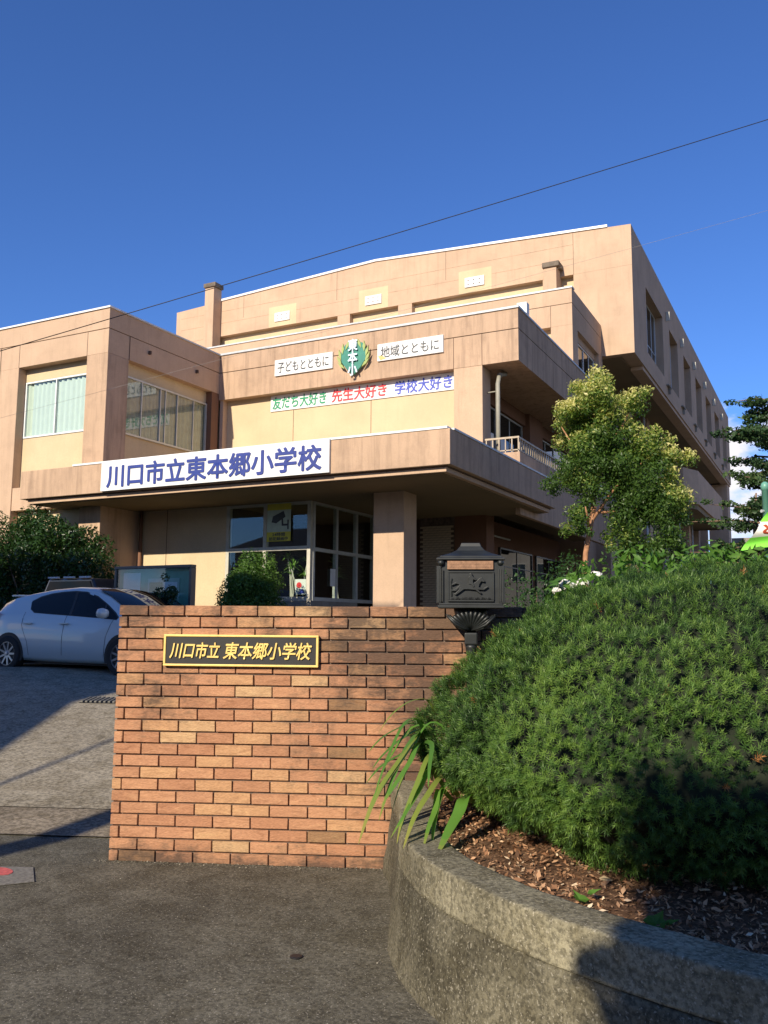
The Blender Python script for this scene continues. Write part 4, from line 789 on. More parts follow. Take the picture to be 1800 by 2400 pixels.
q1 = lf(.76, 3.52, 0); small_leaf_plant('ivy_sprig', 'small bright green ivy sprig on sunlit mulch near the middle of the coping', q1.x, q1.y, [(0, 0, .03, .07, 2.5, .5), (.05, .02, .05, .05, .4, .6)])
q2 = lf(.985, 3.29, 0); small_leaf_plant('ivy_seedling', 'dark green ivy seedling at the edge of the shade beside the coping', q2.x, q2.y, [(0, 0, .03, .09, 1.3, .2), (.05, .0, .03, .05, .2, .35)])
# ------------------------------------------------------------------ shrubs and trees
def clump_shrub(name, lab, cat, base, centres, radii, per, size, mat, tlo, thi, squash=1, stems=5, group=None, aspect=.45):
    t = thing(name, lab, cat, base, group); P, Nn, I = blobs(centres, radii, per, squash); ct = rng.random(len(centres)); zmin = P[:, 2].min(); zr = np.ptp(P[:, 2])+.01
    tt = np.clip(tlo+(thi-tlo)*(.5*ct[I]+.5*rng.random(len(P))), 0, 1)
    leaves('foliage', P, Nn, size*np.ones(len(P)), mat, t, tt, aspect, kind='stuff'); b = Vector(base); r = random.Random(len(P))
    for k in range(stems):
        c = Vector(centres[r.randrange(len(centres))]); md = (b+c)/2+Vector((r.uniform(-.1, .1), r.uniform(-.1, .1), .05)); s0 = b+Vector((r.uniform(-.15, .15), r.uniform(-.15, .15), 0))
        MB().tube([s0, md, c], [.03, .02, .008], 6).build('stem', 'bark', t)
    return t
# broad leaved shrub rising behind the yew mound
r = random.Random(21); cs = []; rs = []
for k in range(34):
    l = 1.38+2.1*k/33+r.uniform(-.05, .05); cs.append(tuple(lf(l, 5.75+r.uniform(-.2, .25), .19+.14*min(1, (l-1.0)*1.4)+r.uniform(-.06, .07)))); rs.append(r.uniform(.10, .17))
clump_shrub('broadleaf_shrub', 'bright sunlit broad leaved shrub rising just behind the top of the yew mound', 'shrub', tuple(lf(2.2, 5.8, -1.0)), cs, rs, 3000, .062, 'leaf_bright', .05, .8, stems=9, aspect=.38)
# white hydrangea heads
HY = thing('hydrangea_bush', 'hydrangea with white flower heads and large leaves peeking over the yew mound', 'hydrangea', tuple(lf(1.45, 6.5, -1.0)))
for k, (l, f, z, w_) in enumerate(((1.38, 6.5, .295, .075), (1.46, 6.45, .31, .045), (1.575, 6.5, .365, .04), (1.27, 6.45, .25, .022))):
    c = np.array(lf(l, f, z)); d = unit(rng.normal(0, 1, (150, 3))); P = c+d*w_*np.array([1, 1, .55]); n = len(P)
    Nn = unit(d+rng.normal(0, .3, (n, 3))); t_ = unit(np.cross(Nn, rng.normal(0, 1, (n, 3)))); b_ = np.cross(Nn, t_); s_ = .020
    Vv = np.stack([P-t_*s_, P-b_*s_, P+t_*s_, P+b_*s_], 1).reshape(-1, 3); npmesh('flower_head', Vv, np.arange(n)[:, None]*4+np.arange(4), 'petal', HY)
P = np.array([lf(1.2+.45*rng.random(), 6.4+.25*rng.random(), .10+.26*rng.random()) for _ in range(90)]); leaves('foliage', P, np.tile([-.2, -.5, .8], (90, 1)), .10*np.ones(90), 'leaf_bright', HY, rng.random(90)*.8, .6, .2, .4, kind='stuff')
for l in (1.3, 1.45, 1.6): MB().tube([lf(1.45, 6.5, -1), lf(l, 6.5, .1), lf(l, 6.48, .3)], [.012, .008, .005], 5).build('stem', 'bark', HY)
# tree beside the veranda
def branchy(t, segs, mat):
    for pts_, r0, r1 in segs: MB().tube(pts_, [r0+(r1-r0)*i/(len(pts_)-1) for i in range(len(pts_))], 8).build('trunk' if r0 > .055 else 'branch', mat, t, smooth=True)
TB = lf(3.9, 17, -.8)
TR = thing('evergreen_tree', 'evergreen tree with orange brown trunk and yellow green new growth in front of the veranda', 'tree', tuple(TB))
def tl(l, z, f=17): return lf(l, f, z)
branchy(TR, [([tl(3.78, -.8), tl(3.86, .6), tl(3.93, 1.4), tl(4.03, 1.9), tl(4.12, 2.3)], .06, .045), ([tl(4.0, 1.9), tl(4.10, 2.4), tl(4.16, 2.9), tl(4.22, 3.4), tl(4.15, 4.0), tl(4.1, 4.6)], .04, .015), ([tl(4.05, 2.0), tl(4.35, 2.45, 16.9), tl(4.65, 2.85, 16.9), tl(5.1, 3.2)], .032, .012),
 ([tl(4.2, 3.0), tl(3.8, 3.4), tl(3.5, 3.9)], .03, .01), ([tl(4.2, 3.2), tl(4.7, 3.9), tl(4.95, 4.4)], .03, .01), ([tl(4.2, 2.2), tl(4.8, 2.2), tl(5.3, 2.4)], .03, .01), ([tl(4.0, 1.9), tl(3.9, 2.1, 16.7), tl(3.85, 2.25, 16.6)], .03, .012)], 'bark_orange')
# clumps: lateral, z, radius, new growth
CL = [(4.05, 4.82, .28, 1), (3.85, 4.55, .34, 1), (4.25, 4.5, .32, 1), (3.55, 4.2, .32, 1), (3.9, 4.15, .38, 1), (4.3, 4.1, .36, .7), (3.4, 3.85, .28, .8), (3.6, 3.75, .36, .6), (4.0, 3.7, .42, .4), (4.45, 3.7, .4, .1), (5.08, 4.5, .22, 1), (5.0, 4.2, .28, .9), (5.15, 3.85, .32, .5), (4.8, 3.6, .4, .1), (5.3, 3.5, .34, .8), (5.6, 3.45, .30, 1), (5.85, 3.15, .30, .9), (3.45, 3.35, .34, .3), (3.8, 3.2, .40, .1), (4.3, 3.15, .42, 0), (4.8, 3.05, .45, 0), (5.3, 3.0, .42, .2), (5.75, 2.75, .36, .7), (6.0, 2.5, .30, .8), (4.75, 2.55, .42, 0), (5.25, 2.5, .45, 0), (5.7, 2.25, .38, .2), (3.55, 2.75, .28, .5), (3.75, 2.4, .26, .2), (3.55, 2.1, .24, .4), (3.6, 1.75, .20, .1), (4.9, 2.05, .38, 0), (5.35, 1.9, .42, 0), (5.8, 1.75, .34, 0), (6.05, 1.55, .24, .1), (5.0, 1.55, .30, .2), (5.4, 1.4, .30, .1), (4.6, 1.75, .26, .3), (4.7, 1.2, .22, .4), (3.2, 3.0, .22, 0), (5.9, 2.9, .25, 1)]
random.seed(77)
CL = [(4.5+(l-4.5)*.80+random.gauss(0, .15*q/.35), z+random.gauss(0, .20*q/.35), q*random.uniform(.5, .9), min(1, max(0, g+random.uniform(-.25, .25)))) for l, z, q, g in CL for _ in range(5)]
cs = [tuple(lf(l, 17+1.0*(random.random()-.5), z)) for l, z, q, g in CL]; P, Nn, I = blobs(cs, [q*1.06 for _, _, q, _ in CL], 4300, .9, .15); gf = np.array([g for *_, g in CL])
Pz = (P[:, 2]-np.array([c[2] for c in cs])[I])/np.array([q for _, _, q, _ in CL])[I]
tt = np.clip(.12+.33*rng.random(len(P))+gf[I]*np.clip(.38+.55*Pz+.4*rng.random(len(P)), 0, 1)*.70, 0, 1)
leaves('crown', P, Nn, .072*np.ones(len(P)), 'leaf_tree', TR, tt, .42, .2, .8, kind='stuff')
r = random.Random(5)
# low shrubs at the foot of the tree, in the shade
for lab, l0, l1, f0, zt, n_, sd in (('dark glossy shrub at the foot of the orange trunked tree', 3.3, 4.9, 16.6, 1.35, 16, 1), ('dark low shrub in the shade left of the orange trunked tree', 2.3, 3.4, 16.0, .95, 14, 2)):
    r = random.Random(sd); cs = [tuple(lf(l0+(l1-l0)*r.random(), f0+r.uniform(-.4, .4), -.3+(zt+.3)*r.random())) for _ in range(n_)]
    clump_shrub('shade_shrub', lab, 'shrub', tuple(lf((l0+l1)/2, f0, -.8)), cs, [r.uniform(.25, .4) for _ in cs], 1100, .075, 'leaf_dark', .1, .8, stems=5)
for k in range(1):
    cs = [tuple(lf(4.9+3.4*random.random(), 19+random.uniform(-.6, .6), -.3+1.6*random.random()**1.5)) for _ in range(30)]
    clump_shrub('garden_hedge', 'dark hedge along the right side of the school behind the yew mound', 'hedge', tuple(lf(6.5, 19, -.8)), cs, [random.uniform(.3, .45) for _ in cs], 800, .085, 'leaf_dark', .1, .9, stems=6)
# clipped shrub in front of the lobby glass, smaller one by the notice board, big leafy one on the left
def shrub_at(name, lab, x, y, zb, rx, rz, zc, n_, per, size, mat, lo, hi, seed, kq=.33):
    r = random.Random(seed); cs = []; rs = []
    for _ in range(n_):
        d = Vector((r.gauss(0, 1), r.gauss(0, 1), r.gauss(0, 1))).normalized()*r.random()**.33; cs.append((x+d.x*rx*.75, y+d.y*rx*.6, zc+d.z*rz*.75)); rs.append(rx*kq*r.uniform(.8, 1.2))
    return clump_shrub(name, lab, 'shrub', (x, y, zb), cs, rs, per, size, mat, lo, hi, stems=4)
shrub_at('clipped_shrub', 'rounded sunlit green shrub in front of the lobby window', -12.2, 17.0, -.78, .86, 1.30, .54, 75, 6500, .06, 'leaf_mid', .1, 1.0, 41)
shrub_at('dark_shrub', 'small dark shrub in front of the right end of the notice board', -12.0, 13.75, -.78, .34, .75, .40, 22, 7000, .06, 'leaf_dark', .0, .45, 42)
r = random.Random(43); cs = []; rs = []
for _ in range(120):
    u = r.random(); x = -21.0+5.0*u; top = 3.0-1.0*max(0, u-.55)/.45-.8*max(0, .35-u)*2; cs.append((x, 16.1+r.uniform(-.5, .5), -.4+(top+.1)*r.random()**.7)); rs.append(r.uniform(.30, .48))
clump_shrub('leafy_hedge', 'big loose dark green shrub mass behind the pale blue car', 'shrub', (-18.4, 16.1, -.8), cs, rs, 2300, .092, 'leaf_dark', .05, .75, stems=14)
# trees at the right edge and beyond
def layered_tree(name, lab, base, height, spread, n_, per, size, seed, zlow):
    r = random.Random(seed); b = Vector(base); t = thing(name, lab, 'tree', base); top = b+Vector((0, 0, height))
    MB().tube([b, b+Vector((.1, 0, height*.4)), b+Vector((-.1, .1, height*.75)), top], [.20, .16, .09, .03], 10).build('trunk', 'bark', t, smooth=True)
    cs = []; rs = []
    for k in range(n_):
        h = zlow+(height-zlow)*(k+r.random())/n_; a = r.uniform(0, 6.28); reach = spread*(1-.55*((h-zlow)/(height-zlow))**1.6)*r.uniform(.55, 1.05); d = Vector((math.cos(a), math.sin(a), .12)); s0 = b+Vector((0, 0, h*.95)); tip = s0+d*reach
        MB().tube([s0, s0+d*reach*.5+Vector((0, 0, .12)), tip], [.05, .03, .01], 5).build('branch', 'bark', t)
        for q in range(4):
            cs.append(tuple(s0+d*reach*(.45+.19*q)+Vector((r.uniform(-.15, .15), r.uniform(-.15, .15), r.uniform(-.08, .08))))); rs.append(r.uniform(.30, .5)*(1.1-.15*q))
    P, Nn, I = blobs(cs, rs, per, .42, .3); ct = rng.random(len(cs)); leaves('crown', P, Nn*np.array([.5, .5, 1]), size*np.ones(len(P)), 'leaf_far', t, np.clip(.6*ct[I]+.4*rng.random(len(P)), 0, 1), .5, .2, .6, kind='stuff'); return t
layered_tree('layered_tree', 'tree with flat layered branches at the right edge behind the green flag pole', tuple(lf(13.0, 28, -.8)), 8.6, 3.3, 66, 620, .15, 61, 2.6)
layered_tree('background_tree', 'tree beyond the hedge, low right, behind the flying flag', tuple(lf(14.6, 34, -.8)), 6.0, 3.4, 30, 420, .16, 62, 1.0)
bh = thing('background_house', 'distant grey low building glimpsed between the school and the layered tree', 'house', (-3.5, 66, -.8))
MB().box(-5.6, 6, 64, 74, -.8, 5.6).build('wall', 'render_grey', bh); MB().box(-5.9, 6.3, 63.7, 74.3, 5.6, 5.95).build('roof', 'concrete_plain', bh)
for k in range(5): window('x', 63.93, -4.6+2*k, -3.4+2*k, 3.2, 4.6, [-4.0+2*k], parent=bh)
# ------------------------------------------------------------------ flag on a green pole
FP = lf(3.30, 7.5, 0)
fp = thing('flag_pole', 'green painted pole with rounded cap at the right edge', 'pole', (FP.x, FP.y, -1.0))
MB().lathe((FP.x, FP.y, 0), [(.030, -1.0), (.030, 1.17), (.036, 1.172), (.036, 1.21), (.030, 1.23), (.012, 1.245)], 14).build('pole_tube', 'grey_green_pole', fp, smooth=True)
MB().tube([(FP.x-.02, FP.y-.03, .985), (FP.x-.035, FP.y-.05, .985)], .014, 8).build('clip', 'frame', fp)
fl = thing('green_flag', 'bright green flag with a white band and red characters blowing beside the green pole', 'flag', tuple(lf(3.28, 7.46, .97)))
FT = lf(3.27, 7.38, .968); FB = lf(3.02, 7.38, .612)       # top corner and the pulled lower left corner
def flagpt(u, v):      # u along the upper hem direction (rightwards), v from top to the lower hem
    e = FT+(FB-FT)*v; w_ = .05*math.sin(5*u+2.2*v)*u; return e+RT*(u*.95)+FW*(w_+.03*math.sin(9*v))+Vector((0, 0, -.02*u+.05*math.sin(u*3.0+.3)*(.4+v)-.30*max(0, u-.02)*(1-v)*.1))
def flagpatch(name, mat, v0, v1):
    n, k = 26, 8; m = MB()
    for i in range(n+1):
        for j in range(k+1): m.v.append(tuple(flagpt(i/n, v0+(v1-v0)*j/k)))
    for i in range(n):
        for j in range(k): m.f.append((i*(k+1)+j, (i+1)*(k+1)+j, (i+1)*(k+1)+j+1, i*(k+1)+j+1)); m.m.append(0)
    return m.build(name, mat, fl, smooth=True, fix=False)
flagpatch('green_band', 'flag_green', 0, .27); flagpatch('white_band', 'flag_white', .27, .68); flagpatch('green_band', 'flag_green', .68, 1)
me = text_mesh('とび出し', 1, .001, .03, -.3); co = np.empty(len(me.vertices)*3); me.vertices.foreach_get('co', co); co = co.reshape(-1, 3); mn, mxx = co.min(0), co.max(0)
q = []
base = root_loc(fl)
for c in co:
    u = .035+(c[0]-mn[0])/(mxx[0]-mn[0])*.80; v = .63-(c[1]-mn[1])/(mxx[1]-mn[1])*.30; q.append(flagpt(u, v)-FW*.004-base)
me.vertices.foreach_set('co', np.array(q, dtype=np.float32).ravel()); me.materials.clear(); me.materials.append(M['flag_red']); me.name = 'lettering'; o = bpy.data.objects.new('lettering', me); COL.objects.link(o); o.parent = fl
# ------------------------------------------------------------------ overhead cables
def cable(lab, a, b, sag, rad_, mat):
    a, b = Vector(a), Vector(b); n = 24; p = [a+(b-a)*i/n-Vector((0, 0, sag*4*(i/n)*(1-i/n))) for i in range(n+1)]
    tag(MB().tube(p, rad_, 5).build('overhead_cable', mat, smooth=True), lab, 'cable')
k0, k1 = Vector((6.058, 13, 8.079)), Vector((-4.066, 13, 4.789)); d = (k1-k0)
cable('black overhead cable crossing the blue sky above the school roof', lf(*(k0-d*.6)), lf(*(k1+d*.75)), .12, .007, 'cable')
k0, k1 = Vector((3.677, 12.5, 5.647)), Vector((-4.057, 12.5, 3.415)); d = (k1-k0)
cable('thin pale cable crossing low in front of the school walls', lf(*(k0-d*.7)), lf(*(k1+d*.6)), .05, .0018, 'cable_pale')
# ------------------------------------------------------------------ notice board
nb = thing('notice_board', 'green glazed notice board with papers in front of the cream wall', 'notice board', (-12.75, 14.35, -.8))
fr = MB().box(-13.82, -11.72, 14.25, 14.42, 1.13, 1.19).box(-13.82, -11.72, 14.27, 14.42, -.05, .02).box(-13.82, -13.76, 14.26, 14.42, .02, 1.13).box(-11.78, -11.72, 14.26, 14.42, .02, 1.13).build('case', 'frame_dark', nb, .008)
MB().box(-13.76, -11.78, 14.37, 14.41, .02, 1.13).build('back_panel', 'notice_green', nb)
for x in (-13.6, -11.9): MB().box(x-.03, x+.03, 14.3, 14.4, -.9, -.05).build('post', 'frame_dark', nb)
MB().box(-13.64, -13.16, 14.355, 14.362, .1, 1.05).build('white_sheet', 'cardboard', nb)
pc = plain('poster_teal', (.30, .52, .50), .6); MB().box(-12.95, -12.10, 14.355, 14.362, .08, .92).build('picture_poster', pc, nb)
for k in range(3):
    for q in range(2): MB().box(-12.90+.40*q, -12.55+.40*q, 14.349, 14.354, .12+.26*k, .32+.26*k).build('photo', 'pale_ink' if (k+q) % 2 else 'emblem_green', nb)
MB().box(-13.76, -11.78, 14.29, 14.296, .02, 1.13).build('glass_pane', 'glass_clear', nb)
# ------------------------------------------------------------------ vehicles
def hatch(name, lab, cat, paint, loc, yawc=0, sc=1.0, suv=False):
    """hatchback seen from its right side: local x forward, y left, z up"""
    t = thing(name, lab, cat, loc); MX = Matrix.Translation(Vector(loc)) @ Matrix.Rotation(yawc, 4, 'Z') @ Matrix.Scale(sc, 4)
    # stations: x, half width at sill/belt, sill z, belt z, roof z, roof half width
    st = [(-1.97, .60, .42, .86, .93, .50), (-1.90, .72, .30, .93, 1.02, .56), (-1.72, .80, .24, .97, 1.17, .57), (-1.45, .835, .21, 1.00, 1.27, .585), (-1.1, .845, .20, .99, 1.33, .60), (-.6, .85, .19, .965, 1.395, .61), (0, .85, .18, .935, 1.425, .615), (.35, .85, .18, .915, 1.40, .61), (.7, .85, .18, .895, 1.27, .60), (1.0, .848, .18, .878, 1.08, .60), (1.22, .842, .19, .865, .93, .60), (1.5, .83, .20, .80, .83, .58), (1.75, .79, .22, .70, .74, .52), (1.92, .68, .26, .60, .64, .42), (1.99, .52, .34, .52, .55, .32)]
    def sect(s):
        x, hw_, zs, zb, zr, rw = s; wz = (zb-zs)
        return [(x, 0, zs), (x, hw_*.93, zs), (x, hw_*.985, zs+.08*wz), (x, hw_, zs+.35*wz), (x, hw_*1.0, zs+.62*wz), (x, hw_*.965, zb-.10*wz), (x, hw_*.925, zb), (x, rw+(hw_*.90-rw)*.45, zb+(zr-zb)*.5), (x, rw+.012, zb+(zr-zb)*.88), (x, rw*.85, zr-.008), (x, 0, zr+.012)]
    m = MB(); ns_ = len(sect(st[0])); fine = []
    for i in range(len(st)-1):
        for k in range(3):
            f_ = k/3; fine.append(tuple(a+(b-a)*f_ for a, b in zip(st[i], st[i+1])))
    fine.append(st[-1]); wr = .335; ax = (-1.30, 1.25)
    for s in fine:
        for q in sect(s):
            x, y, z = q
            m.v.append((x, -y, z))
    for i in range(len(fine)-1):
        for k in range(ns_-1): m.f.append((i*ns_+k, (i+1)*ns_+k, (i+1)*ns_+k+1, i*ns_+k+1)); m.m.append(0)
    h0 = len(m.v); m.v += [(x, -y, z) for x, y, z in m.v[:h0]]; m.f += [tuple(i+h0 for i in f)[::-1] for f in m.f]; m.m += [0]*(len(m.f)-len(m.m))
    m.f += [tuple(range(ns_)), tuple(range(h0, h0+ns_))[::-1]]; m.m += [0, 0]
    m.xf(MX); body = m.build('body', paint, t, smooth=True)
    bmx = bmesh.new(); bmx.from_mesh(body.data); bmesh.ops.remove_doubles(bmx, verts=bmx.verts, dist=.0005); bmx.to_mesh(body.data); bmx.free()
    # dark wheel arches
    for sd_ in (-1, 1):
        for a in ax:
            ring = [(a+wr*1.06*math.cos(q), sd_*.853, .30+wr*1.06*math.sin(q)) for q in [math.pi*(-.10+1.2*k/18) for k in range(19)]]
            MB().prism(ring, (0, 0, 0), (0, -sd_*.05, 0)).xf(MX).build('wheel_arch', 'black_trim', t)
            w = thing_part('wheel', t); wl_ = MB().lathe((a, sd_*.70, .30), [(.20, 0), (.285, 0), (.298, .02), (.298, .16), (.285, .18), (.20, .182), (.20, .0)], 28, Vector((0, sd_, 0)), False).xf(MX).build('tyre', 'tyre', w, smooth=False)
            rm = MB().lathe((a, sd_*.80, .30), [(.205, 0), (.205, .075), (.190, .075), (.190, .03), (.0, .03)], 28, Vector((0, sd_, 0)))
            for k in range(9):
                q = 2*math.pi*k/9; c_, s_ = math.cos(q), math.sin(q); rm.prism([(a+.03*c_-.018*s_, sd_*.862, .30+.03*s_+.018*c_), (a+.03*c_+.018*s_, sd_*.862, .30+.03*s_-.018*c_), (a+.196*c_+.013*s_, sd_*.872, .30+.196*s_-.013*c_), (a+.196*c_-.013*s_, sd_*.872, .30+.196*s_+.013*c_)], (0, 0, 0), (0, -sd_*.02, 0))
            rm.lathe((a, sd_*.865, .30), [(.035, -.02), (.035, .008), (.02, .012)], 12, Vector((0, sd_, 0))); rm.xf(MX).build('rim', 'rim', w)
            dk = MB().lathe((a, sd_*.835, .30), [(.189, 0), (.189, .004)], 24, Vector((0, sd_, 0))).xf(MX).build('brake_shadow', 'black_trim', w)
    def gpt(x, z, off=.006):        # point on the flank at height z
        s = None
        for i in range(len(st)-1):
            if st[i][0] <= x <= st[i+1][0]: f_ = (x-st[i][0])/(st[i+1][0]-st[i][0]); s = tuple(a+(b-a)*f_ for a, b in zip(st[i], st[i+1])); break
        sc_ = sect(s)
        for k in range(len(sc_)-1):
            if sc_[k][2] <= z <= sc_[k+1][2]+1e-6: g = (z-sc_[k][2])/max(1e-6, sc_[k+1][2]-sc_[k][2]); return sc_[k][1]+(sc_[k+1][1]-sc_[k][1])*g+off
        return sc_[-2][1]+off
    def sidewin(name, top, bot, mat, off=.007):
        for sd_ in (-1, 1):
            mm = MB(); n = len(top)
            for (xt, zt), (xb, zb) in zip(top, bot):
                for q in range(5): x = xb+(xt-xb)*q/4; z = zb+(zt-zb)*q/4; mm.v.append((x, sd_*gpt(x, z, off), z))
            for i in range(n-1):
                for q in range(4): mm.f.append((i*5+q, (i+1)*5+q, (i+1)*5+q+1, i*5+q+1)); mm.m.append(0)
            mm.xf(MX).build(name, mat, t, smooth=True, fix=False)
    top = [(-.98, 1.17), (-.80, 1.245), (-.55, 1.295), (-.3, 1.32), (0, 1.332), (.25, 1.315), (.5, 1.24), (.75, 1.10), (.95, .97), (1.06, .895)]
    bot = [(-.92, 1.06), (-.80, 1.0), (-.55, .985), (-.3, .97), (0, .955), (.25, .94), (.5, .925), (.75, .91), (.95, .895), (1.06, .885)]
    sidewin('side_window', top, bot, 'glass_car'); sidewin('window_trim', [(x, z+.02) for x, z in top], [(x, z-.014) for x, z in bot], 'black_trim', .003)
    sidewin('door_pillar', [(.02, 1.333), (.07, 1.33)], [(.02, .953), (.07, .95)], 'black_trim', .010); sidewin('door_pillar', [(.70, 1.13), (.735, 1.11)], [(.72, .913), (.755, .91)], 'black_trim', .010)
    ws = MB(); xs_ = [(.44, 1.368), (.7, 1.262), (1.0, 1.07), (1.18, .945)]
    for x, z in xs_:
        for y in (-.56, -.3, 0, .3, .56): ws.v.append((x+.012, y, z+.016+(.014 if abs(y) < .5 else -.008)))
    for i in range(3):
        for k in range(4): ws.f.append((i*5+k, (i+1)*5+k, (i+1)*5+k+1, i*5+k+1)); ws.m.append(0)
    ws.xf(MX).build('windscreen', 'glass_car', t, smooth=True, fix=False)
    MB().prism([(-1.88, -.46, .98), (-1.88, .46, .98), (-1.42, .50, 1.275), (-1.42, -.50, 1.275)], (-.02, 0, .02), (-.03, 0, .03)).xf(MX).build('rear_window', 'glass_car', t)
    MB().box(-1.62, -1.30, -.56, .56, 1.27, 1.30).xf(MX).build('spoiler', paint, t, .008)
    for sd_ in (-1, 1):
        MB().lathe((.90, sd_*.93, .975), [(.02, -.10), (.075, -.07), (.085, 0), (.07, .07), (.02, .09)], 12, Vector((0, 1, 0))).xf(MX).build('door_mirror', paint, t, smooth=True)
        for x in (-.86, -.02): MB().box(x-.10, x+.10, sd_*.842, sd_*.872, .80, .825).xf(MX).build('door_handle', paint, t, .006)
        for pts_ in ([(-.02, .955), (-.05, .6), (-.05, .22)], [(1.0, .88), (.90, .6), (.86, .22)], [(-1.0, 1.0), (-1.02, .78), (-.86, .5), (-.80, .22)]):
            sm = MB(); P_ = []
            for (xa, za), (xb, zb) in zip(pts_[:-1], pts_[1:]):
                for q in range(5): f_ = q/4; x, z = xa+(xb-xa)*f_, za+(zb-za)*f_; P_.append((x, sd_*gpt(x, z, .0015), z))
            sm.tube(P_, .0035, 4).xf(MX).build('door_seam', 'black_trim', t)
        MB().prism([(1.62, sd_*.80, .66), (1.90, sd_*.66, .60), (1.86, sd_*.64, .70), (1.55, sd_*.76, .80)], (0, sd_*.02, 0), (0, sd_*.035, .01)).xf(MX).build('headlight', 'pale_ink', t)
        MB().prism([(-1.93, sd_*.70, .78), (-1.72, sd_*.81, .82), (-1.66, sd_*.77, 1.02), (-1.86, sd_*.64, .98)], (0, sd_*.015, 0), (0, sd_*.03, 0)).xf(MX).build('tail_light', 'red_ink', t)
    MB().box(-1.9, 1.9, -.7, .7, .14, .22).xf(MX).build('underbody', 'black_trim', t)
    return t
def thing_part(name, parent):
    o = bpy.data.objects.new(name, None); COL.objects.link(o); o.parent = parent; return o
hatch('parked_hatchback', 'pale blue hatchback parked side on in the shade left of the brick wall', 'car', 'car_blue', (-11.22, 11.36, -.84))
hatch('parked_hatchback', 'silver car parked just behind the pale blue hatchback, mostly hidden', 'car', 'car_silver', (-12.7, 13.55, -.80), 0, 1.0)
VX = Matrix.Translation((1.1, .75, 0)); VM = MB
vn = thing('dark_minivan', 'dark parked van behind the cars with pale strips along its roof edge', 'van', (-14.9, 14.7, -.8))
VM().prism([(-16.95, 13.3, .35), (-15.05, 13.3, .35), (-15.35, 13.3, .95), (-16.65, 13.3, .95)], (0, 0, 0), (0, 2.2, 0)).xf(VX).build('cabin', 'car_dark', vn, .04)
VM().box(-17.0, -15.0, 12.95, 16.2, -.6, .37).xf(VX).build('body', 'car_dark', vn, .06)
VM().prism([(-16.85, 13.28, .40), (-15.15, 13.28, .40), (-15.40, 13.28, .88), (-16.60, 13.28, .88)], (0, 0, 0), (0, .015, 0)).xf(VX).build('windscreen', 'glass_car', vn)
for k in range(3): VM().box(-16.62+k*.47, -16.32+k*.47, 13.24, 13.30, .95, .985).xf(VX).build('roof_strip', 'cap_grey', vn)
for x in (-16.8, -15.2):
    VM().lathe((x, 13.5, -.5), [(.2, -.1), (.3, -.08), (.3, .08), (.2, .1)], 18, Vector((1, 0, 0))).xf(VX).build('wheel', 'tyre', vn); VM().box(x-.12, x+.12, 12.93, 12.96, .0, .14).xf(VX).build('headlight', 'pale_ink', vn)
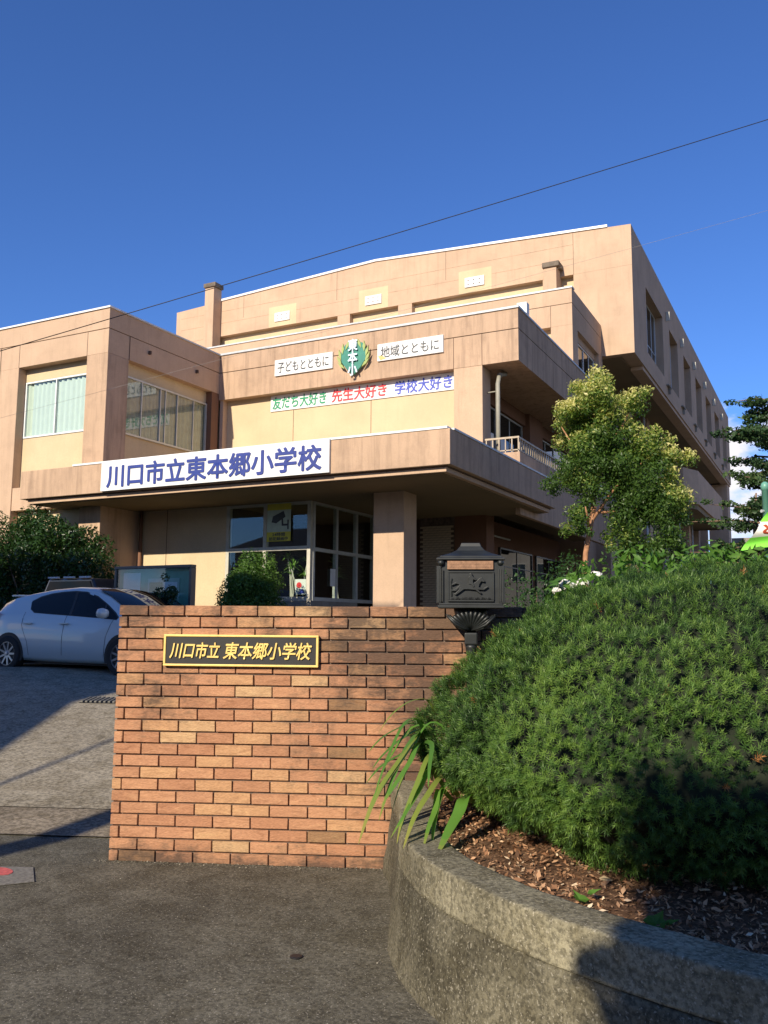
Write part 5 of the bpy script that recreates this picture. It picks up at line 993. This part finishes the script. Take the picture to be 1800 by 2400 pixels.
# ------------------------------------------------------------------ across the road, behind the camera: what throws the long shadows, plus added houses
hs_ = thing('neighbour_house', 'house with lean-to across the road behind the viewer', 'house', (-14, -8, -1.57))
MB().box(-26, -10.45, -12, -5, -1.57, 12.4).build('wall', 'render_grey', hs_)
MB().prism([(-10.45, -5.01, 6.55), (-7.40, -5.01, 3.62), (-7.40, -5.01, -1.57), (-10.45, -5.01, -1.57)], (0, 0, 0), (0, -5, 0)).build('lean_to', 'render_grey', hs_)
for k in range(4): window('x', -4.98, -22+3*k, -20+3*k, 2.5, 4.2, [-21+3*k], parent=hs_, fac=1)
for k, (xa, xb, ya, h_) in enumerate(((-9.0, 1.5, -24, 5.6), (3.0, 14.0, -25, 7.2), (16.0, 30.0, -24, 6.0), (32.0, 50.0, -26, 7.0), (-44.0, -28.0, -22, 7.5))):  # unseen row of houses added to hold back light from the low sky
    h2 = thing('street_house', ['low grey house straight across the road behind the viewer', 'taller grey house across the road, second to the right', 'wide low grey house across the road, third to the right', 'farthest grey house across the road on the right', 'grey house across the road beyond the neighbour house'][k], 'house', ((xa+xb)/2, ya, -1.57), 'houses across the road')
    MB().box(xa, xb, ya-9, ya, -1.57, h_-1.6).build('wall', 'render_grey', h2); MB().prism([(xa-.5, ya+.5, h_-1.6), (xb+.5, ya+.5, h_-1.6), (xb+.5, ya-9.5, h_-1.6), (xa-.5, ya-9.5, h_-1.6)], (0, 0, 0), (0, 0, .2)).add([(xa-.5, ya+.5, h_-1.4), (xb+.5, ya+.5, h_-1.4), (xb+.5, ya-9.5, h_-1.4), (xa-.5, ya-9.5, h_-1.4), (xa+2, ya-4.5, h_+.6), (xb-2, ya-4.5, h_+.6)], [(0, 1, 5, 4), (1, 2, 5), (2, 3, 4, 5), (3, 0, 4)]).build('roof', 'rooftile', h2)
    for q in range(3): window('x', ya+.08, xa+1.5+q*3, xa+3.3+q*3, .2, 1.6, [xa+2.4+q*3], parent=h2, fac=1)
up_ = thing('utility_pole', 'concrete utility pole across the road behind the viewer', 'utility pole', (-5.87, -5, -1.57))
MB().tube([(-5.87, -5, -1.57), (-5.87, -5, 9)], [.17, .12], 14).build('pole', 'concrete_plain', up_, smooth=True); MB().box(-6.8, -4.9, -5.05, -4.95, 8.1, 8.2).build('crossarm', 'frame_dark', up_)
MB().tube([(-6.9, -5, 2.9), (-8.4, -5, 6.4)], .03, 6).build('stay_wire', 'cable', up_)
st_ = layered_tree('street_tree', 'small dense street tree behind the viewer on the right', (.95, -3.4, -1.57), 5.2, .9, 10, 500, .1, 71, 3.2)
c0 = lf(1.36, 3.3, -.95)+Vector((-.07, -1, .52))*6.3
cs = [(c0.x+random.uniform(-.35, 1.6), c0.y+random.uniform(-.4, .4), c0.z+random.uniform(-.55, .30)) for _ in range(60)]+[(c0.x+random.uniform(.0, 1.7), c0.y+random.uniform(-.4, .4), c0.z+random.uniform(.2, .70)) for _ in range(46)]; P, Nn, I = blobs(cs, [.30]*34, 2600, .9, .2); leaves('low_crown', P, Nn, .11*np.ones(len(P)), 'leaf_far', st_, rng.random(len(P)), .6, kind='stuff')
